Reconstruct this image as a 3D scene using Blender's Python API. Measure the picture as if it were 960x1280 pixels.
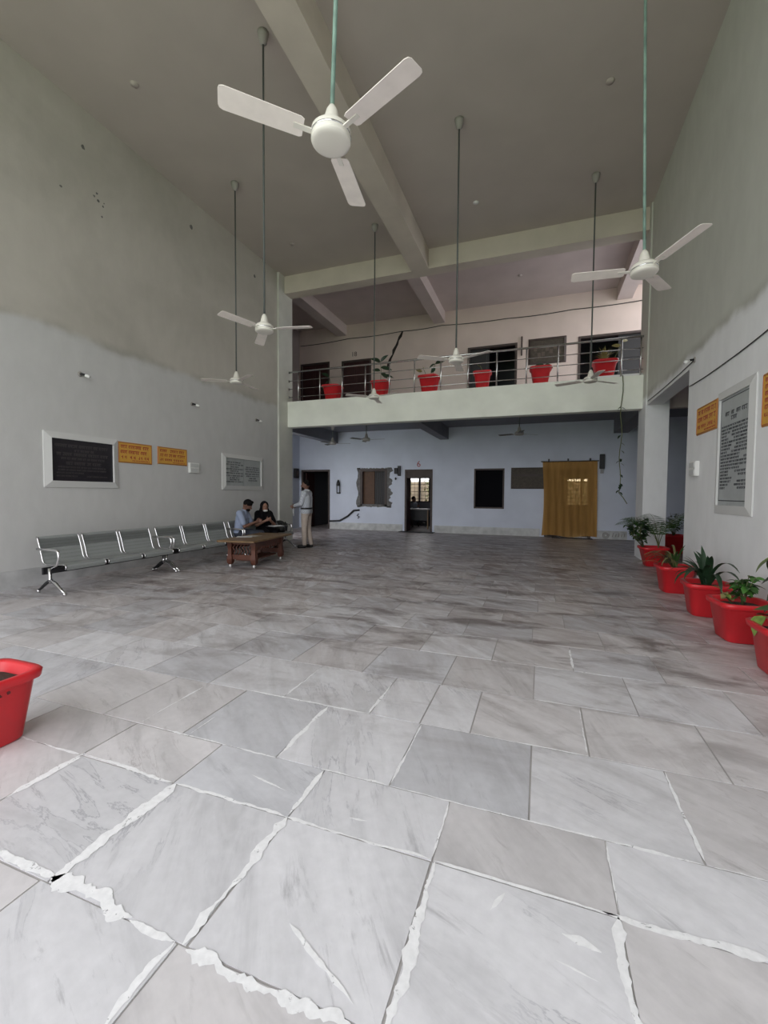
import bpy, bmesh, math, random
from mathutils import Vector, Matrix, Euler
R = math.radians
rnd = random.Random(7)
for o in list(bpy.data.objects):
    bpy.data.objects.remove(o)
scene = bpy.context.scene
COL = scene.collection

# ------------------------------------------------------------------ camera
CAM_H = 1.38
FPX, YAW, PITCH, ROLL = 540.0, .348, .0416, -.0069      # 960 x 1280 frame


def ray(x, y):
    d = Vector(((x - 480) / FPX, 1, -(y - 640) / FPX))
    cr, sr = math.cos(ROLL), math.sin(ROLL)
    d = Vector((cr * d.x + sr * d.z, d.y, -sr * d.x + cr * d.z))
    cp, sp = math.cos(PITCH), math.sin(PITCH)
    d = Vector((d.x, cp * d.y + sp * d.z, -sp * d.y + cp * d.z))
    c, s = math.cos(YAW), math.sin(YAW)
    return Vector((c * d.x - s * d.y, s * d.x + c * d.y, d.z))


fw = ray(480, 640)
rt = ray(480 + FPX, 640) - fw
up = ray(480, 640 - FPX) - fw
cam_data = bpy.data.cameras.new('camera')
cam_data.sensor_fit = 'HORIZONTAL'
cam_data.sensor_width = 36
cam_data.lens = FPX / 960 * 36
cam_data.clip_start = .05
cam = bpy.data.objects.new('camera', cam_data)
COL.objects.link(cam)
cm = Matrix((rt.normalized(), up.normalized(), -fw.normalized())).transposed().to_4x4()
cm.translation = (0, 0, CAM_H)
cam.matrix_world = cm
scene.camera = cam

# ------------------------------------------------------------------ light: an overcast sky, let in by the open front
world = bpy.data.worlds.new('overcast_sky')
scene.world = world
world.use_nodes = True
wn = world.node_tree.nodes
wn['Background'].inputs[0].default_value = (.955, .965, 1.0, 1)
wn['Background'].inputs[1].default_value = 1.0
scene.view_settings.view_transform = 'Standard'
scene.view_settings.look = 'None'
scene.view_settings.exposure = 1.9
scene.view_settings.gamma = 1
scene.view_settings.use_curve_mapping = False
scene.cycles.max_bounces = 10
scene.cycles.diffuse_bounces = 6
scene.cycles.sample_clamp_indirect = 4


def portal(loc, rot, sx, sy):
    l = bpy.data.lights.new('sky_portal', 'AREA')
    l.shape = 'RECTANGLE'
    l.size, l.size_y = sx, sy
    l.cycles.is_portal = True
    o = bpy.data.objects.new('sky_portal', l)
    COL.objects.link(o)
    o.location = loc
    o.rotation_euler = rot


FRONT_Y = -2.2
FRONT_TOP = 7.3
FRONT_X = 1.1                                   # the front is open from the left wall to here
portal(((FRONT_X - 7) / 2, FRONT_Y - .1, FRONT_TOP / 2), (R(90), 0, 0), FRONT_X + 7, FRONT_TOP)          # main entrance side
portal((3.75, 13.1, 5.9), (0, R(90), 0), 3.4, 4.0)                                     # end of the upper gallery

# ------------------------------------------------------------------ materials
MATS = {}


def mat(name, col, rough=.6, metal=0., noise=0., nscale=6., spec=.5, bump=0., bscale=60., alpha=None, trans=0.):
    if name in MATS:
        return MATS[name]
    m = bpy.data.materials.new(name)
    m.use_nodes = True
    nt = m.node_tree
    b = nt.nodes['Principled BSDF']
    b.inputs['Roughness'].default_value = rough
    b.inputs['Metallic'].default_value = metal
    b.inputs['Specular IOR Level'].default_value = spec
    c = (*col, 1)
    b.inputs['Base Color'].default_value = c
    if noise or bump:
        tc = nt.nodes.new('ShaderNodeNewGeometry')
    if noise:
        n = nt.nodes.new('ShaderNodeTexNoise')
        n.inputs['Scale'].default_value = nscale
        n.inputs['Detail'].default_value = 6
        nt.links.new(tc.outputs['Position'], n.inputs['Vector'])
        r = nt.nodes.new('ShaderNodeValToRGB')
        r.color_ramp.elements[0].position = .3
        r.color_ramp.elements[1].position = .7
        r.color_ramp.elements[0].color = tuple(max(0, v * (1 - noise)) for v in col) + (1,)
        r.color_ramp.elements[1].color = tuple(min(1, v * (1 + noise * .5)) for v in col) + (1,)
        nt.links.new(n.outputs['Fac'], r.inputs['Fac'])
        nt.links.new(r.outputs['Color'], b.inputs['Base Color'])
    if bump:
        n2 = nt.nodes.new('ShaderNodeTexNoise')
        n2.inputs['Scale'].default_value = bscale
        n2.inputs['Detail'].default_value = 4
        nt.links.new(tc.outputs['Position'], n2.inputs['Vector'])
        bp = nt.nodes.new('ShaderNodeBump')
        bp.inputs['Strength'].default_value = bump
        bp.inputs['Distance'].default_value = .01
        nt.links.new(n2.outputs['Fac'], bp.inputs['Height'])
        nt.links.new(bp.outputs['Normal'], b.inputs['Normal'])
    MATS[name] = m
    return m


class NT:
    """small helper for longer node trees"""
    def __init__(self, name, rough=.6):
        self.m = bpy.data.materials.new(name)
        self.m.use_nodes = True
        self.nt = self.m.node_tree
        self.b = self.nt.nodes['Principled BSDF']
        self.b.inputs['Roughness'].default_value = rough
        self.pos = self.nt.nodes.new('ShaderNodeNewGeometry').outputs['Position']
        MATS[name] = self.m

    def link(self, a, b):
        self.nt.links.new(a, b)

    def noise(self, vec, scale, detail=6, dist=0., rough=.55):
        n = self.nt.nodes.new('ShaderNodeTexNoise')
        n.inputs['Scale'].default_value = scale
        n.inputs['Detail'].default_value = detail
        n.inputs['Distortion'].default_value = dist
        n.inputs['Roughness'].default_value = rough
        self.link(vec, n.inputs['Vector'])
        return n.outputs['Fac']

    def ramp(self, fac, stops, interp='LINEAR'):
        r = self.nt.nodes.new('ShaderNodeValToRGB')
        e = r.color_ramp.elements
        while len(e) < len(stops):
            e.new(.5)
        for el, (p, c) in zip(e, stops):
            el.position = p
            el.color = (c, c, c, 1) if isinstance(c, (int, float)) else (*c, 1)
        r.color_ramp.interpolation = interp
        self.link(fac, r.inputs['Fac'])
        return r.outputs['Color']

    def mix(self, fac, a, b, mode='MIX'):
        n = self.nt.nodes.new('ShaderNodeMix')
        n.data_type = 'RGBA'
        n.blend_type = mode
        for s, v in ((n.inputs[0], fac), (n.inputs[6], a), (n.inputs[7], b)):
            if isinstance(v, (int, float)):
                s.default_value = v
            elif isinstance(v, tuple):
                s.default_value = (*v, 1)
            else:
                self.link(v, s)
        return n.outputs[2]

    def math(self, op, a, b=0., c=0.):
        n = self.nt.nodes.new('ShaderNodeMath')
        n.operation = op
        for s, v in zip(n.inputs, (a, b, c)):
            if isinstance(v, (int, float)):
                s.default_value = v
            else:
                self.link(v, s)
        return n.outputs[0]

    def mapping(self, vec, scale=(1, 1, 1), rot=(0, 0, 0), loc=(0, 0, 0)):
        n = self.nt.nodes.new('ShaderNodeMapping')
        n.inputs['Scale'].default_value = scale
        n.inputs['Rotation'].default_value = rot
        n.inputs['Location'].default_value = loc
        self.link(vec, n.inputs['Vector'])
        return n.outputs[0]

    def xyz(self, vec):
        n = self.nt.nodes.new('ShaderNodeSeparateXYZ')
        self.link(vec, n.inputs[0])
        return n.outputs

    def bump(self, h, strength=.3, dist=.01):
        n = self.nt.nodes.new('ShaderNodeBump')
        n.inputs['Strength'].default_value = strength
        n.inputs['Distance'].default_value = dist
        self.link(h, n.inputs['Height'])
        self.link(n.outputs[0], self.b.inputs['Normal'])

    def out(self, col):
        self.link(col, self.b.inputs['Base Color'])
        return self.m


def wall_paint(name, low, high, split, grime, gscale=.55, damp=.5):
    """painted plaster: clean coat below 'split' metres, older mouldy coat above it, with damp patches of their own shape"""
    t = NT(name, .8)
    z = t.xyz(t.pos)[2]
    wob = t.noise(t.pos, .8, 3)
    zz = t.math('ADD', z, t.math('MULTIPLY', t.math('SUBTRACT', wob, .5), .35))
    edge = t.ramp(t.math('SUBTRACT', zz, split - .5), [(.46, 0), (.56, 1)])
    big = t.ramp(t.noise(t.mapping(t.pos, (1, 1, 1.5)), gscale, 8, .4), [(.38, 0), (.62, 1)])
    up_c = t.mix(t.math('MULTIPLY', big, damp), high, grime)
    fine = t.ramp(t.noise(t.mapping(t.pos, (1, 1, .5)), 5, 8), [(.3, .93), (.7, 1.0)])
    c = t.mix(edge, low, up_c)
    line = t.math('MULTIPLY', t.ramp(t.math('ABSOLUTE', t.math('SUBTRACT', zz, split + .03)), [(.0, 1), (.13, 0)]),
                  t.ramp(t.noise(t.pos, 1.6, 5), [(.4, 0), (.62, .55)]))
    c = t.mix(line, c, (.30, .29, .25))
    c = t.mix(1.0, c, fine, 'MULTIPLY')
    t.bump(t.noise(t.pos, 30, 5), .12)
    return t.out(c)


M_WALL_L = wall_paint('wall_left_paint', (.595, .592, .585), (.545, .515, .465), 3.82, (.40, .38, .33))
M_WALL_R = wall_paint('wall_right_paint', (.84, .845, .855), (.60, .605, .55), 3.5, (.47, .48, .43), .35, .35)
M_PILASTER = mat('pilaster_paint', (.66, .66, .61), .8, noise=.12, nscale=2, bump=.1)
M_CEIL = mat('ceiling_paint', (.52, .465, .425), .9, noise=.06, nscale=1.2, bump=.08)
M_BEAM = mat('beam_paint', (.64, .575, .50), .85, noise=.10, nscale=1.5, bump=.1)
M_SLAB = mat('balcony_edge_paint', (.90, .92, .84), .8, noise=.09, nscale=1.7, bump=.1)
M_BLUE = mat('pale_blue_paint', (.64, .685, .79), .75, noise=.08, nscale=1.3, bump=.08)
M_PINK = mat('pink_paint', (.72, .60, .55), .85, noise=.08, nscale=1.2, bump=.08)
M_GALCEIL = mat('gallery_ceiling_paint', (.58, .50, .47), .9, noise=.08, nscale=1.4)
M_SCREED = mat('gallery_floor', (.35, .33, .31), .7, noise=.2, nscale=3)
M_GROUND = mat('courtyard_ground', (.50, .49, .46), .9, noise=.25, nscale=.6)
M_LAWN = mat('lawn', (.20, .34, .10), .9, noise=.3, nscale=1.5)
M_DARK = mat('room_shade_paint', (.10, .10, .11), .9)  # near-black so the rooms look unlit; shade put into the colour
M_BASE_L = mat('baseboard_paint', (.50, .50, .50), .6, noise=.25, nscale=4)
M_STEEL = mat('stainless_steel', (.62, .62, .62), .25, 1.)
M_CHROME = mat('chrome', (.75, .75, .76), .15, 1.)
M_BLACKM = mat('black_metal', (.015, .015, .017), .5)
M_GREYSEAT = mat('grey_powder_coat', (.20, .21, .205), .55)
M_FANW = mat('fan_cream_enamel', (.80, .77, .70), .4)
M_FANBLADE = mat('fan_blade_enamel', (.93, .86, .80), .5, noise=.08, nscale=8)
M_RODG = mat('fan_rod_green', (.22, .34, .29), .5, noise=.3, nscale=9)
M_RODD = mat('fan_rod_dark', (.09, .10, .095), .55)
M_CUP = mat('fan_cup', (.34, .32, .30), .6)
M_RED = mat('red_plastic', (.60, .018, .026), .38, noise=.14, nscale=5)
M_SOIL = mat('soil', (.06, .042, .03), .95, noise=.4, nscale=40, bump=.6, bscale=80)
M_LEAF = mat('leaf_green', (.045, .11, .028), .45, noise=.35, nscale=12)
M_LEAFD = mat('leaf_dark', (.02, .05, .022), .45, noise=.3, nscale=12)
M_LEAFL = mat('leaf_light', (.22, .33, .07), .45, noise=.4, nscale=25)
M_LEAFY = mat('leaf_dry', (.30, .26, .10), .6, noise=.4, nscale=12)
M_STEM = mat('stem', (.12, .13, .05), .6)
M_WOODT = mat('table_top_wood', (.19, .115, .055), .45, noise=.25, nscale=9)
M_WOODR = mat('red_brown_wood', (.095, .028, .014), .45, noise=.3, nscale=9)
M_WHITEP = mat('white_plastic', (.78, .78, .76), .4)
M_PAPER = mat('paper', (.78, .78, .78), .8)
M_DOORR = mat('maroon_door', (.045, .012, .012), .6, noise=.2, nscale=6)
M_DOORF = mat('brown_door_frame', (.07, .05, .045), .6, noise=.2, nscale=6)
M_BLACKST = mat('black_granite', (.016, .013, .018), .3, noise=.3, nscale=30)
M_BLACKTX = mat('granite_lettering', (.055, .047, .047), .6)
M_MARBLEP = mat('plaque_marble', (.40, .42, .42), .35, noise=.1, nscale=7)
M_INK = mat('black_lettering', (.035, .037, .045), .6)
M_YEL = mat('yellow_sign_paint', (.66, .36, .055), .5, noise=.08, nscale=6)
M_REDTX = mat('red_lettering', (.36, .035, .03), .6)
M_WHITEF = mat('white_moulding', (.63, .63, .62), .7)
M_CURT = None
M_BOARD = mat('brown_board', (.075, .06, .045), .7, noise=.3, nscale=14)
M_PLASTER = mat('raw_cement', (.17, .165, .16), .95, noise=.35, nscale=14, bump=.5, bscale=40)
M_WIRE = mat('black_wire', (.02, .02, .02), .6)
M_BASEM = mat('baseboard_marble', (.50, .51, .50), .4, noise=.25, nscale=5)
M_GROUT = mat('white_grout', (.72, .71, .70), .9, noise=.12, nscale=30)
M_GROUTB = mat('grey_joint', (.42, .40, .39), .95, noise=.25, nscale=3)
M_SKIN = mat('skin', (.155, .076, .052), .55)
M_SKINW = mat('skin_light', (.27, .14, .095), .55)
M_HAIR = mat('black_hair', (.008, .007, .007), .9, spec=.1)
M_EYE = mat('eye', (.02, .015, .012), .3)
M_LIP = mat('lip', (.16, .055, .045), .5)
M_BARK = mat('bark', (.10, .08, .05), .9)


def marble(name, base, vein, tint):
    t = NT(name, .38)
    oi = t.nt.nodes.new('ShaderNodeObjectInfo')
    rn = oi.outputs['Random']
    add = t.nt.nodes.new('ShaderNodeVectorMath')
    add.operation = 'MULTIPLY_ADD'
    t.link(rn, add.inputs[0])
    add.inputs[1].default_value = (37, 19, 53)
    t.link(t.pos, add.inputs[2])
    v = t.nt.nodes.new('ShaderNodeVectorRotate')
    v.rotation_type = 'Z_AXIS'
    t.link(add.outputs[0], v.inputs['Vector'])
    t.link(t.math('ADD', t.math('MULTIPLY', rn, 1.1), .2), v.inputs['Angle'])
    n1 = t.noise(t.mapping(v.outputs[0], (1.0, 4.5, 1)), 1.4, 10, .5, .62)      # long soft streaks
    n2 = t.noise(t.mapping(v.outputs[0], (1.2, 7.0, 1)), 2.2, 10, .35, .7)      # thin dark streaks
    n3 = t.noise(t.pos, 2.1, 4)
    fine = t.noise(t.pos, 22, 6)
    c = t.mix(1.0, base, t.ramp(n1, [(.28, .80), (.5, 1), (.72, 1.10)]), 'MULTIPLY')
    dark = t.math('MULTIPLY', t.ramp(n2, [(.30, 1), (.43, 0)]), t.ramp(n3, [(.38, 0), (.56, .95)]))
    c = t.mix(dark, c, tint)
    thin = t.math('MULTIPLY', t.ramp(t.math('ABSOLUTE', t.math('SUBTRACT', n1, .47)), [(.0, 1), (.012, 0)]), t.ramp(t.noise(t.pos, 1.3, 2), [(.50, 0), (.62, .7)]))
    c = t.mix(thin, c, vein)
    c = t.mix(1.0, c, t.ramp(fine, [(.3, .94), (.7, 1.03)]), 'MULTIPLY')
    hs = t.nt.nodes.new('ShaderNodeHueSaturation')
    t.link(c, hs.inputs['Color'])
    t.link(t.math('ADD', t.math('MULTIPLY', t.math('FRACT', t.math('MULTIPLY', rn, 7.13)), .15), .91), hs.inputs['Value'])
    # trodden-in brown dirt: patchy, thickened with depth to stand in for daylight falloff too
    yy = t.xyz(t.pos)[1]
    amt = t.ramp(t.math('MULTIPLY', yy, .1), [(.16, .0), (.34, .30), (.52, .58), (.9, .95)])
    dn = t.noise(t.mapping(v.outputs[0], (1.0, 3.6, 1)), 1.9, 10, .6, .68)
    dirt_shade = t.math('MULTIPLY', t.ramp(dn, [(.34, .10), (.62, 1)]), amt)
    c2 = t.mix(dirt_shade, hs.outputs[0], DIRT_SHADE)
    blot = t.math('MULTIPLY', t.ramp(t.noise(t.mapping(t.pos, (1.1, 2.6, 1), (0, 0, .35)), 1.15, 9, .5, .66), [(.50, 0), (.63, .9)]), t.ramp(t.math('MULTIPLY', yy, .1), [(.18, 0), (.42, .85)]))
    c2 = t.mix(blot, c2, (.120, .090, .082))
    t.link(t.ramp(n1, [(.3, .34), (.7, .50)]), t.b.inputs['Roughness'])
    return t.out(c2)


DIRT_SHADE = (.24, .178, .160)
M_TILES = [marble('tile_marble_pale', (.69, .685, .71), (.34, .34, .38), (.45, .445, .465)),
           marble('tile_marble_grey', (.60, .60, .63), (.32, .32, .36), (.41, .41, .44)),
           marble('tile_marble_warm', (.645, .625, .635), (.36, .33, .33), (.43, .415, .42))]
gs = NT('smeared_grout', .9)
gs.out(gs.ramp(gs.noise(gs.pos, 40, 5), [(.3, (.78, .78, .79)), (.7, (.90, .90, .91))]))
gtr = gs.nt.nodes.new('ShaderNodeBsdfTransparent')
gmx = gs.nt.nodes.new('ShaderNodeMixShader')
gs.link(gs.ramp(gs.noise(gs.mapping(gs.pos, (1, 1, 0)), 24, 9, .6, .7), [(.34, 0), (.39, 1)]), gmx.inputs[0])
gs.link(gtr.outputs[0], gmx.inputs[1])
gs.link(gs.b.outputs[0], gmx.inputs[2])
gs.link(gmx.outputs[0], gs.nt.nodes['Material Output'].inputs['Surface'])
M_SMEAR = gs.m
# ------------------------------------------------------------------ mesh helpers
WM = {}


class MB:
    def __init__(self, M=None):
        self.bm = bmesh.new()
        self.M = M or Matrix()

    def _add(self, vs, fs, smooth=False):
        v = [self.bm.verts.new(self.M @ Vector(p)) for p in vs]
        for f in fs:
            try:
                fc = self.bm.faces.new([v[i] for i in f])
                fc.smooth = smooth
            except ValueError:
                pass
        return v

    def box(self, a, b, T=None, taper=None):
        x0, y0, z0 = a
        x1, y1, z1 = b
        ps = [(x0, y0, z0), (x1, y0, z0), (x1, y1, z0), (x0, y1, z0), (x0, y0, z1), (x1, y0, z1), (x1, y1, z1), (x0, y1, z1)]
        if T:
            ps = [T @ Vector(p) for p in ps]
        self._add(ps, [(0, 3, 2, 1), (4, 5, 6, 7), (0, 1, 5, 4), (1, 2, 6, 5), (2, 3, 7, 6), (3, 0, 4, 7)])
        return self

    def rings(self, rings, cap0=True, cap1=True, smooth=True):
        n = len(rings[0])
        vs = [p for r in rings for p in r]
        fs = []
        for k in range(len(rings) - 1):
            for i in range(n):
                j = (i + 1) % n
                fs.append((k * n + i, k * n + j, (k + 1) * n + j, (k + 1) * n + i))
        if cap0:
            fs.append(tuple(reversed(range(n))))
        if cap1:
            fs.append(tuple((len(rings) - 1) * n + i for i in range(n)))
        self._add(vs, fs, smooth)
        return self

    def tube(self, pts, r, n=8, smooth=True):
        pts = [Vector(p) for p in pts]
        rr = r if isinstance(r, (list, tuple)) else [r] * len(pts)
        rings = []
        prev = None
        for i, p in enumerate(pts):
            d = (pts[min(i + 1, len(pts) - 1)] - pts[max(i - 1, 0)]).normalized()
            if prev is None:
                a = d.orthogonal().normalized()
            else:
                a = (prev - d * prev.dot(d)).normalized()
            prev = a
            b = d.cross(a)
            rings.append([p + (a * math.cos(2 * math.pi * k / n) + b * math.sin(2 * math.pi * k / n)) * rr[i] for k in range(n)])
        return self.rings(rings, smooth=smooth)

    def lathe(self, prof, n=20, c=(0, 0, 0)):
        rings = [[(c[0] + r * math.cos(2 * math.pi * k / n), c[1] + r * math.sin(2 * math.pi * k / n), c[2] + z) for k in range(n)] for r, z in prof]
        return self.rings(rings)

    def prism(self, poly, h, T):
        """poly in (u, v), extruded by h along T's third axis"""
        n = len(poly)
        vs = [T @ Vector((u, v, 0)) for u, v in poly] + [T @ Vector((u, v, h)) for u, v in poly]
        fs = [tuple(range(n)), tuple(reversed(range(n, 2 * n)))] + [(i, i + n, (i + 1) % n + n, (i + 1) % n) for i in range(n)]
        self._add(vs, fs)
        return self

    def ball(self, c, r, sub=2, T=None):
        n0 = len(self.bm.verts)
        rx = r if isinstance(r, (list, tuple)) else (r, r, r)
        mt = self.M @ Matrix.Translation(c) @ (T or Matrix()) @ Matrix.Diagonal((*rx, 1))
        g = bmesh.ops.create_icosphere(self.bm, subdivisions=sub, radius=1, matrix=mt)
        for v in g['verts']:
            for f in v.link_faces:
                f.smooth = True
        return self

    def build(self, name, m, parent=None, bevel=0., local=False, kind=None):
        bm = self.bm
        bmesh.ops.recalc_face_normals(bm, faces=bm.faces)
        if bevel:
            bmesh.ops.bevel(bm, geom=list(bm.edges), offset=bevel, segments=1, affect='EDGES', clamp_overlap=True)
        if parent is not None and not local:
            bmesh.ops.transform(bm, matrix=WM[parent.name].inverted(), verts=bm.verts)
        me = bpy.data.meshes.new(name)
        bm.to_mesh(me)
        bm.free()
        if m:
            me.materials.append(m)
        return link(name, me, parent, kind)


def link(name, me, parent=None, kind=None):
    o = bpy.data.objects.new(name, me)
    COL.objects.link(o)
    if parent is not None:
        o.parent = parent
        WM[o.name] = WM[parent.name].copy()
    else:
        WM[o.name] = Matrix()
    if kind:
        o['kind'] = kind
    return o


def base_origin(o):
    """move a single-mesh thing's origin to the middle of its base"""
    vs = [v.co for v in o.data.vertices]
    c = Vector(((min(v.x for v in vs) + max(v.x for v in vs)) / 2, (min(v.y for v in vs) + max(v.y for v in vs)) / 2, min(v.z for v in vs)))
    o.data.transform(Matrix.Translation(-c))
    o.location = c
    WM[o.name] = Matrix.Translation(c)
    return o


def tag(o, label, cat, group=None):
    o['label'] = label
    o['category'] = cat
    if group:
        o['group'] = group
    return o


def thing(name, label, cat, loc=(0, 0, 0), rz=0., group=None):
    o = bpy.data.objects.new(name, None)
    COL.objects.link(o)
    o.empty_display_size = .1
    o.location = loc
    o.rotation_euler = (0, 0, rz)
    WM[o.name] = Matrix.Translation(loc) @ Matrix.Rotation(rz, 4, 'Z')
    return tag(o, label, cat, group)


def struct(mb, name, m):
    o = mb.build(name, m)
    o['kind'] = 'structure'
    return o


def copy_tree(root, loc, rz=None, label=None, group=None):
    def cp(o, par):
        c = o.copy()
        COL.objects.link(c)
        c.parent = par
        for ch in [x for x in KIDS.get(o.name, [])]:
            cp(ch, c)
        return c
    c = cp(root, None)
    c.location = loc
    if rz is not None:
        c.rotation_euler = (0, 0, rz)
    WM[c.name] = Matrix.Translation(loc) @ Matrix.Rotation(c.rotation_euler.z, 4, 'Z')
    if label:
        c['label'] = label
    if group:
        c['group'] = group
    return c


KIDS = {}


def scan_kids():
    KIDS.clear()
    for o in bpy.data.objects:
        if o.parent:
            KIDS.setdefault(o.parent.name, []).append(o)


def wall_cells(mb, us, vs, holes, emit):
    """wall rectangle us x vs with rectangular holes; emit(u0, v0, u1, v1) for each solid cell"""
    U = sorted(set([us[0], us[1]] + [h[k] for h in holes for k in (0, 2)]))
    V = sorted(set([vs[0], vs[1]] + [h[k] for h in holes for k in (1, 3)]))
    for j in range(len(V) - 1):
        run = None
        for i in range(len(U) - 1):
            uc, vc = (U[i] + U[i + 1]) / 2, (V[j] + V[j + 1]) / 2
            solid = not any(h[0] < uc < h[2] and h[1] < vc < h[3] for h in holes)
            if solid:
                run = [U[i], U[i + 1]] if run is None else [run[0], U[i + 1]]
            if (not solid or i == len(U) - 2) and run:
                emit(run[0], V[j], run[1], V[j + 1])
                run = None


# frames on the walls: local x = to the right as seen from inside, y = up, z = out of the wall
def fr_left(y, z, x=-7.0):
    return Matrix.Translation((x, y, z)) @ Matrix(((0, 0, 1, 0), (1, 0, 0, 0), (0, 1, 0, 0), (0, 0, 0, 1)))


RK = 2.08 / 2.02                               # measured on a plane at 2.02 m, the wall stands at 2.08 m


def fr_right(y, z, x=2.08):
    return Matrix.Translation((x, y * RK, CAM_H + (z - CAM_H) * RK)) @ Matrix.Scale(RK, 4) @ Matrix(((0, 0, -1, 0), (-1, 0, 0, 0), (0, 1, 0, 0), (0, 0, 0, 1)))


def fr_back(x, z, y=15.25):
    return Matrix.Translation((x, y, z)) @ Matrix(((1, 0, 0, 0), (0, 0, -1, 0), (0, 1, 0, 0), (0, 0, 0, 1)))
# ------------------------------------------------------------------ the building
XL, XR, YS, YW = -7.0, 2.08, 10.9, 15.25       # left wall, right wall, balcony edge, back wall
ZC, ZCG = 7.5, 7.8                             # hall and gallery ceilings
ZLC = 3.75                                     # ceiling under the gallery
ZG = 4.0                                       # gallery floor
GX0, GX1 = -9.16, 7.0
GXU = 3.7                                       # open right end of the upper gallery

M_LOWCEIL = mat('low_ceiling_shade_paint', (.19, .195, .22), .9, noise=.08, nscale=1.3)  # coat darkened to deepen the shade under the gallery
g = MB()
g.box((-60, -60, -.45), (60, FRONT_Y - 6, -.30))
struct(g, 'ground', M_LAWN)
g = MB()
g.box((-14, FRONT_Y - 6, -.44), (10, FRONT_Y - .2, -.16))
struct(g, 'forecourt', M_GROUND)

f = MB()
f.box((GX0, FRONT_Y - .2, -.3), (GX1, 18.5, -.004))
floor = struct(f, 'floor', M_GROUTB)

# floor tiles: rows across the hall, joints staggered row by row
rows = [-2.0, -1.4, -.8, -.2, .38, .98, 1.54, 1.88, 2.47, 3.04, 3.65, 4.22]
while rows[-1] < 18.3:
    rows.append(rows[-1] + .58 + rnd.uniform(-.02, .02))
S0, S1 = .27, -.02
phase = [S1, S0, S1, S0, S0 - .03, S0, S0, S1, S0, S1, S0]
tiles = []
for k in range(len(rows) - 1):
    y0, y1 = rows[k], rows[k + 1]
    if y0 > 18.3:
        break
    ph = phase[k] if k < len(phase) else (S1 if k % 2 else S0) + rnd.uniform(-.05, .05)
    xa, xb = (XL, XR) if y1 < 7.6 else ((XL, GX1 - .2) if y1 < 10.6 else (GX0, GX1 - .2))
    n0 = math.ceil((xa - ph) / .628)
    xs = [xa] + [ph + .628 * i + (rnd.uniform(-.02, .02) if k > 10 else 0) for i in range(n0, n0 + 40) if xa + .08 < ph + .628 * i < xb - .08] + [xb]
    if k == 8:
        xs.append(-.66)
    xs.sort()
    for i in range(len(xs) - 1):
        tiles.append((xs[i], xs[i + 1], y0, min(y1, 18.4)))


def tile_px(t):
    d = math.hypot((t[0] + t[1]) / 2, (t[2] + t[3]) / 2)
    yc = (t[2] + t[3]) / 2
    xc = (t[0] + t[1]) / 2
    c, s = math.cos(YAW), math.sin(YAW)
    dep = -s * xc + c * yc
    lat = c * xc + s * yc
    if dep < .5 or abs(lat / dep) > .95 or dep < .9:
        return -d
    return (t[1] - t[0]) * (t[3] - t[2]) * CAM_H / dep ** 3 * 1000


tiles.sort(key=tile_px, reverse=True)
unit = []
for m in M_TILES:
    b = MB()
    b.box((-.5, -.5, -.012), (.5, .5, 0))
    bm = b.bm
    bmesh.ops.recalc_face_normals(bm, faces=bm.faces)
    me = bpy.data.meshes.new('floor_tile')
    bm.to_mesh(me)
    bm.free()
    me.materials.append(m)
    unit.append(me)
far = MB()
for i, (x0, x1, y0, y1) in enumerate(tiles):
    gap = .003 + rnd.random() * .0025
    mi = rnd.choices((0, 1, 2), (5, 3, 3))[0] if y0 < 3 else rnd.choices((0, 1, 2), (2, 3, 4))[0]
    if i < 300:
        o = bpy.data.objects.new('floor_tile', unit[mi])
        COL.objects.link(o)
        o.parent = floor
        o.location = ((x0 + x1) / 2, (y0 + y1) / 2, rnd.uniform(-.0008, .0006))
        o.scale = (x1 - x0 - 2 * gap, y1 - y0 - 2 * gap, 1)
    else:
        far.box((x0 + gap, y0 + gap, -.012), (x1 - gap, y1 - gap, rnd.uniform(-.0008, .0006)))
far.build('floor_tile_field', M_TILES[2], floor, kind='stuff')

# smeared white grout along the joints nearest the entrance
sm = MB()


def smear(p, q, w, off=0.):
    p, q = Vector((*p, 0)), Vector((*q, 0))
    L = (q - p).length
    d = (q - p) / L
    nrm = Vector((-d.y, d.x, 0))
    n = max(6, int(L / .012))
    lo, hi = [], []
    a = b = .6
    for i in range(n + 1):
        a = min(1.1, max(.05, a + rnd.uniform(-.28, .28)))
        b = min(1.1, max(.05, b + rnd.uniform(-.28, .28)))
        e = min(1, i / 4, (n - i) / 4) * .9 + .1
        c = p + d * (L * i / n) + nrm * off
        lo.append(c - nrm * w * 1.1 * a * e)
        hi.append(c + nrm * w * 1.1 * b * e)
    z = Vector((0, 0, .0016))
    vs = [v + z for v in lo] + [v + z for v in hi]
    m = n + 1
    sm._add(vs, [(i, i + 1, m + i + 1, m + i) for i in range(n)])


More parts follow.
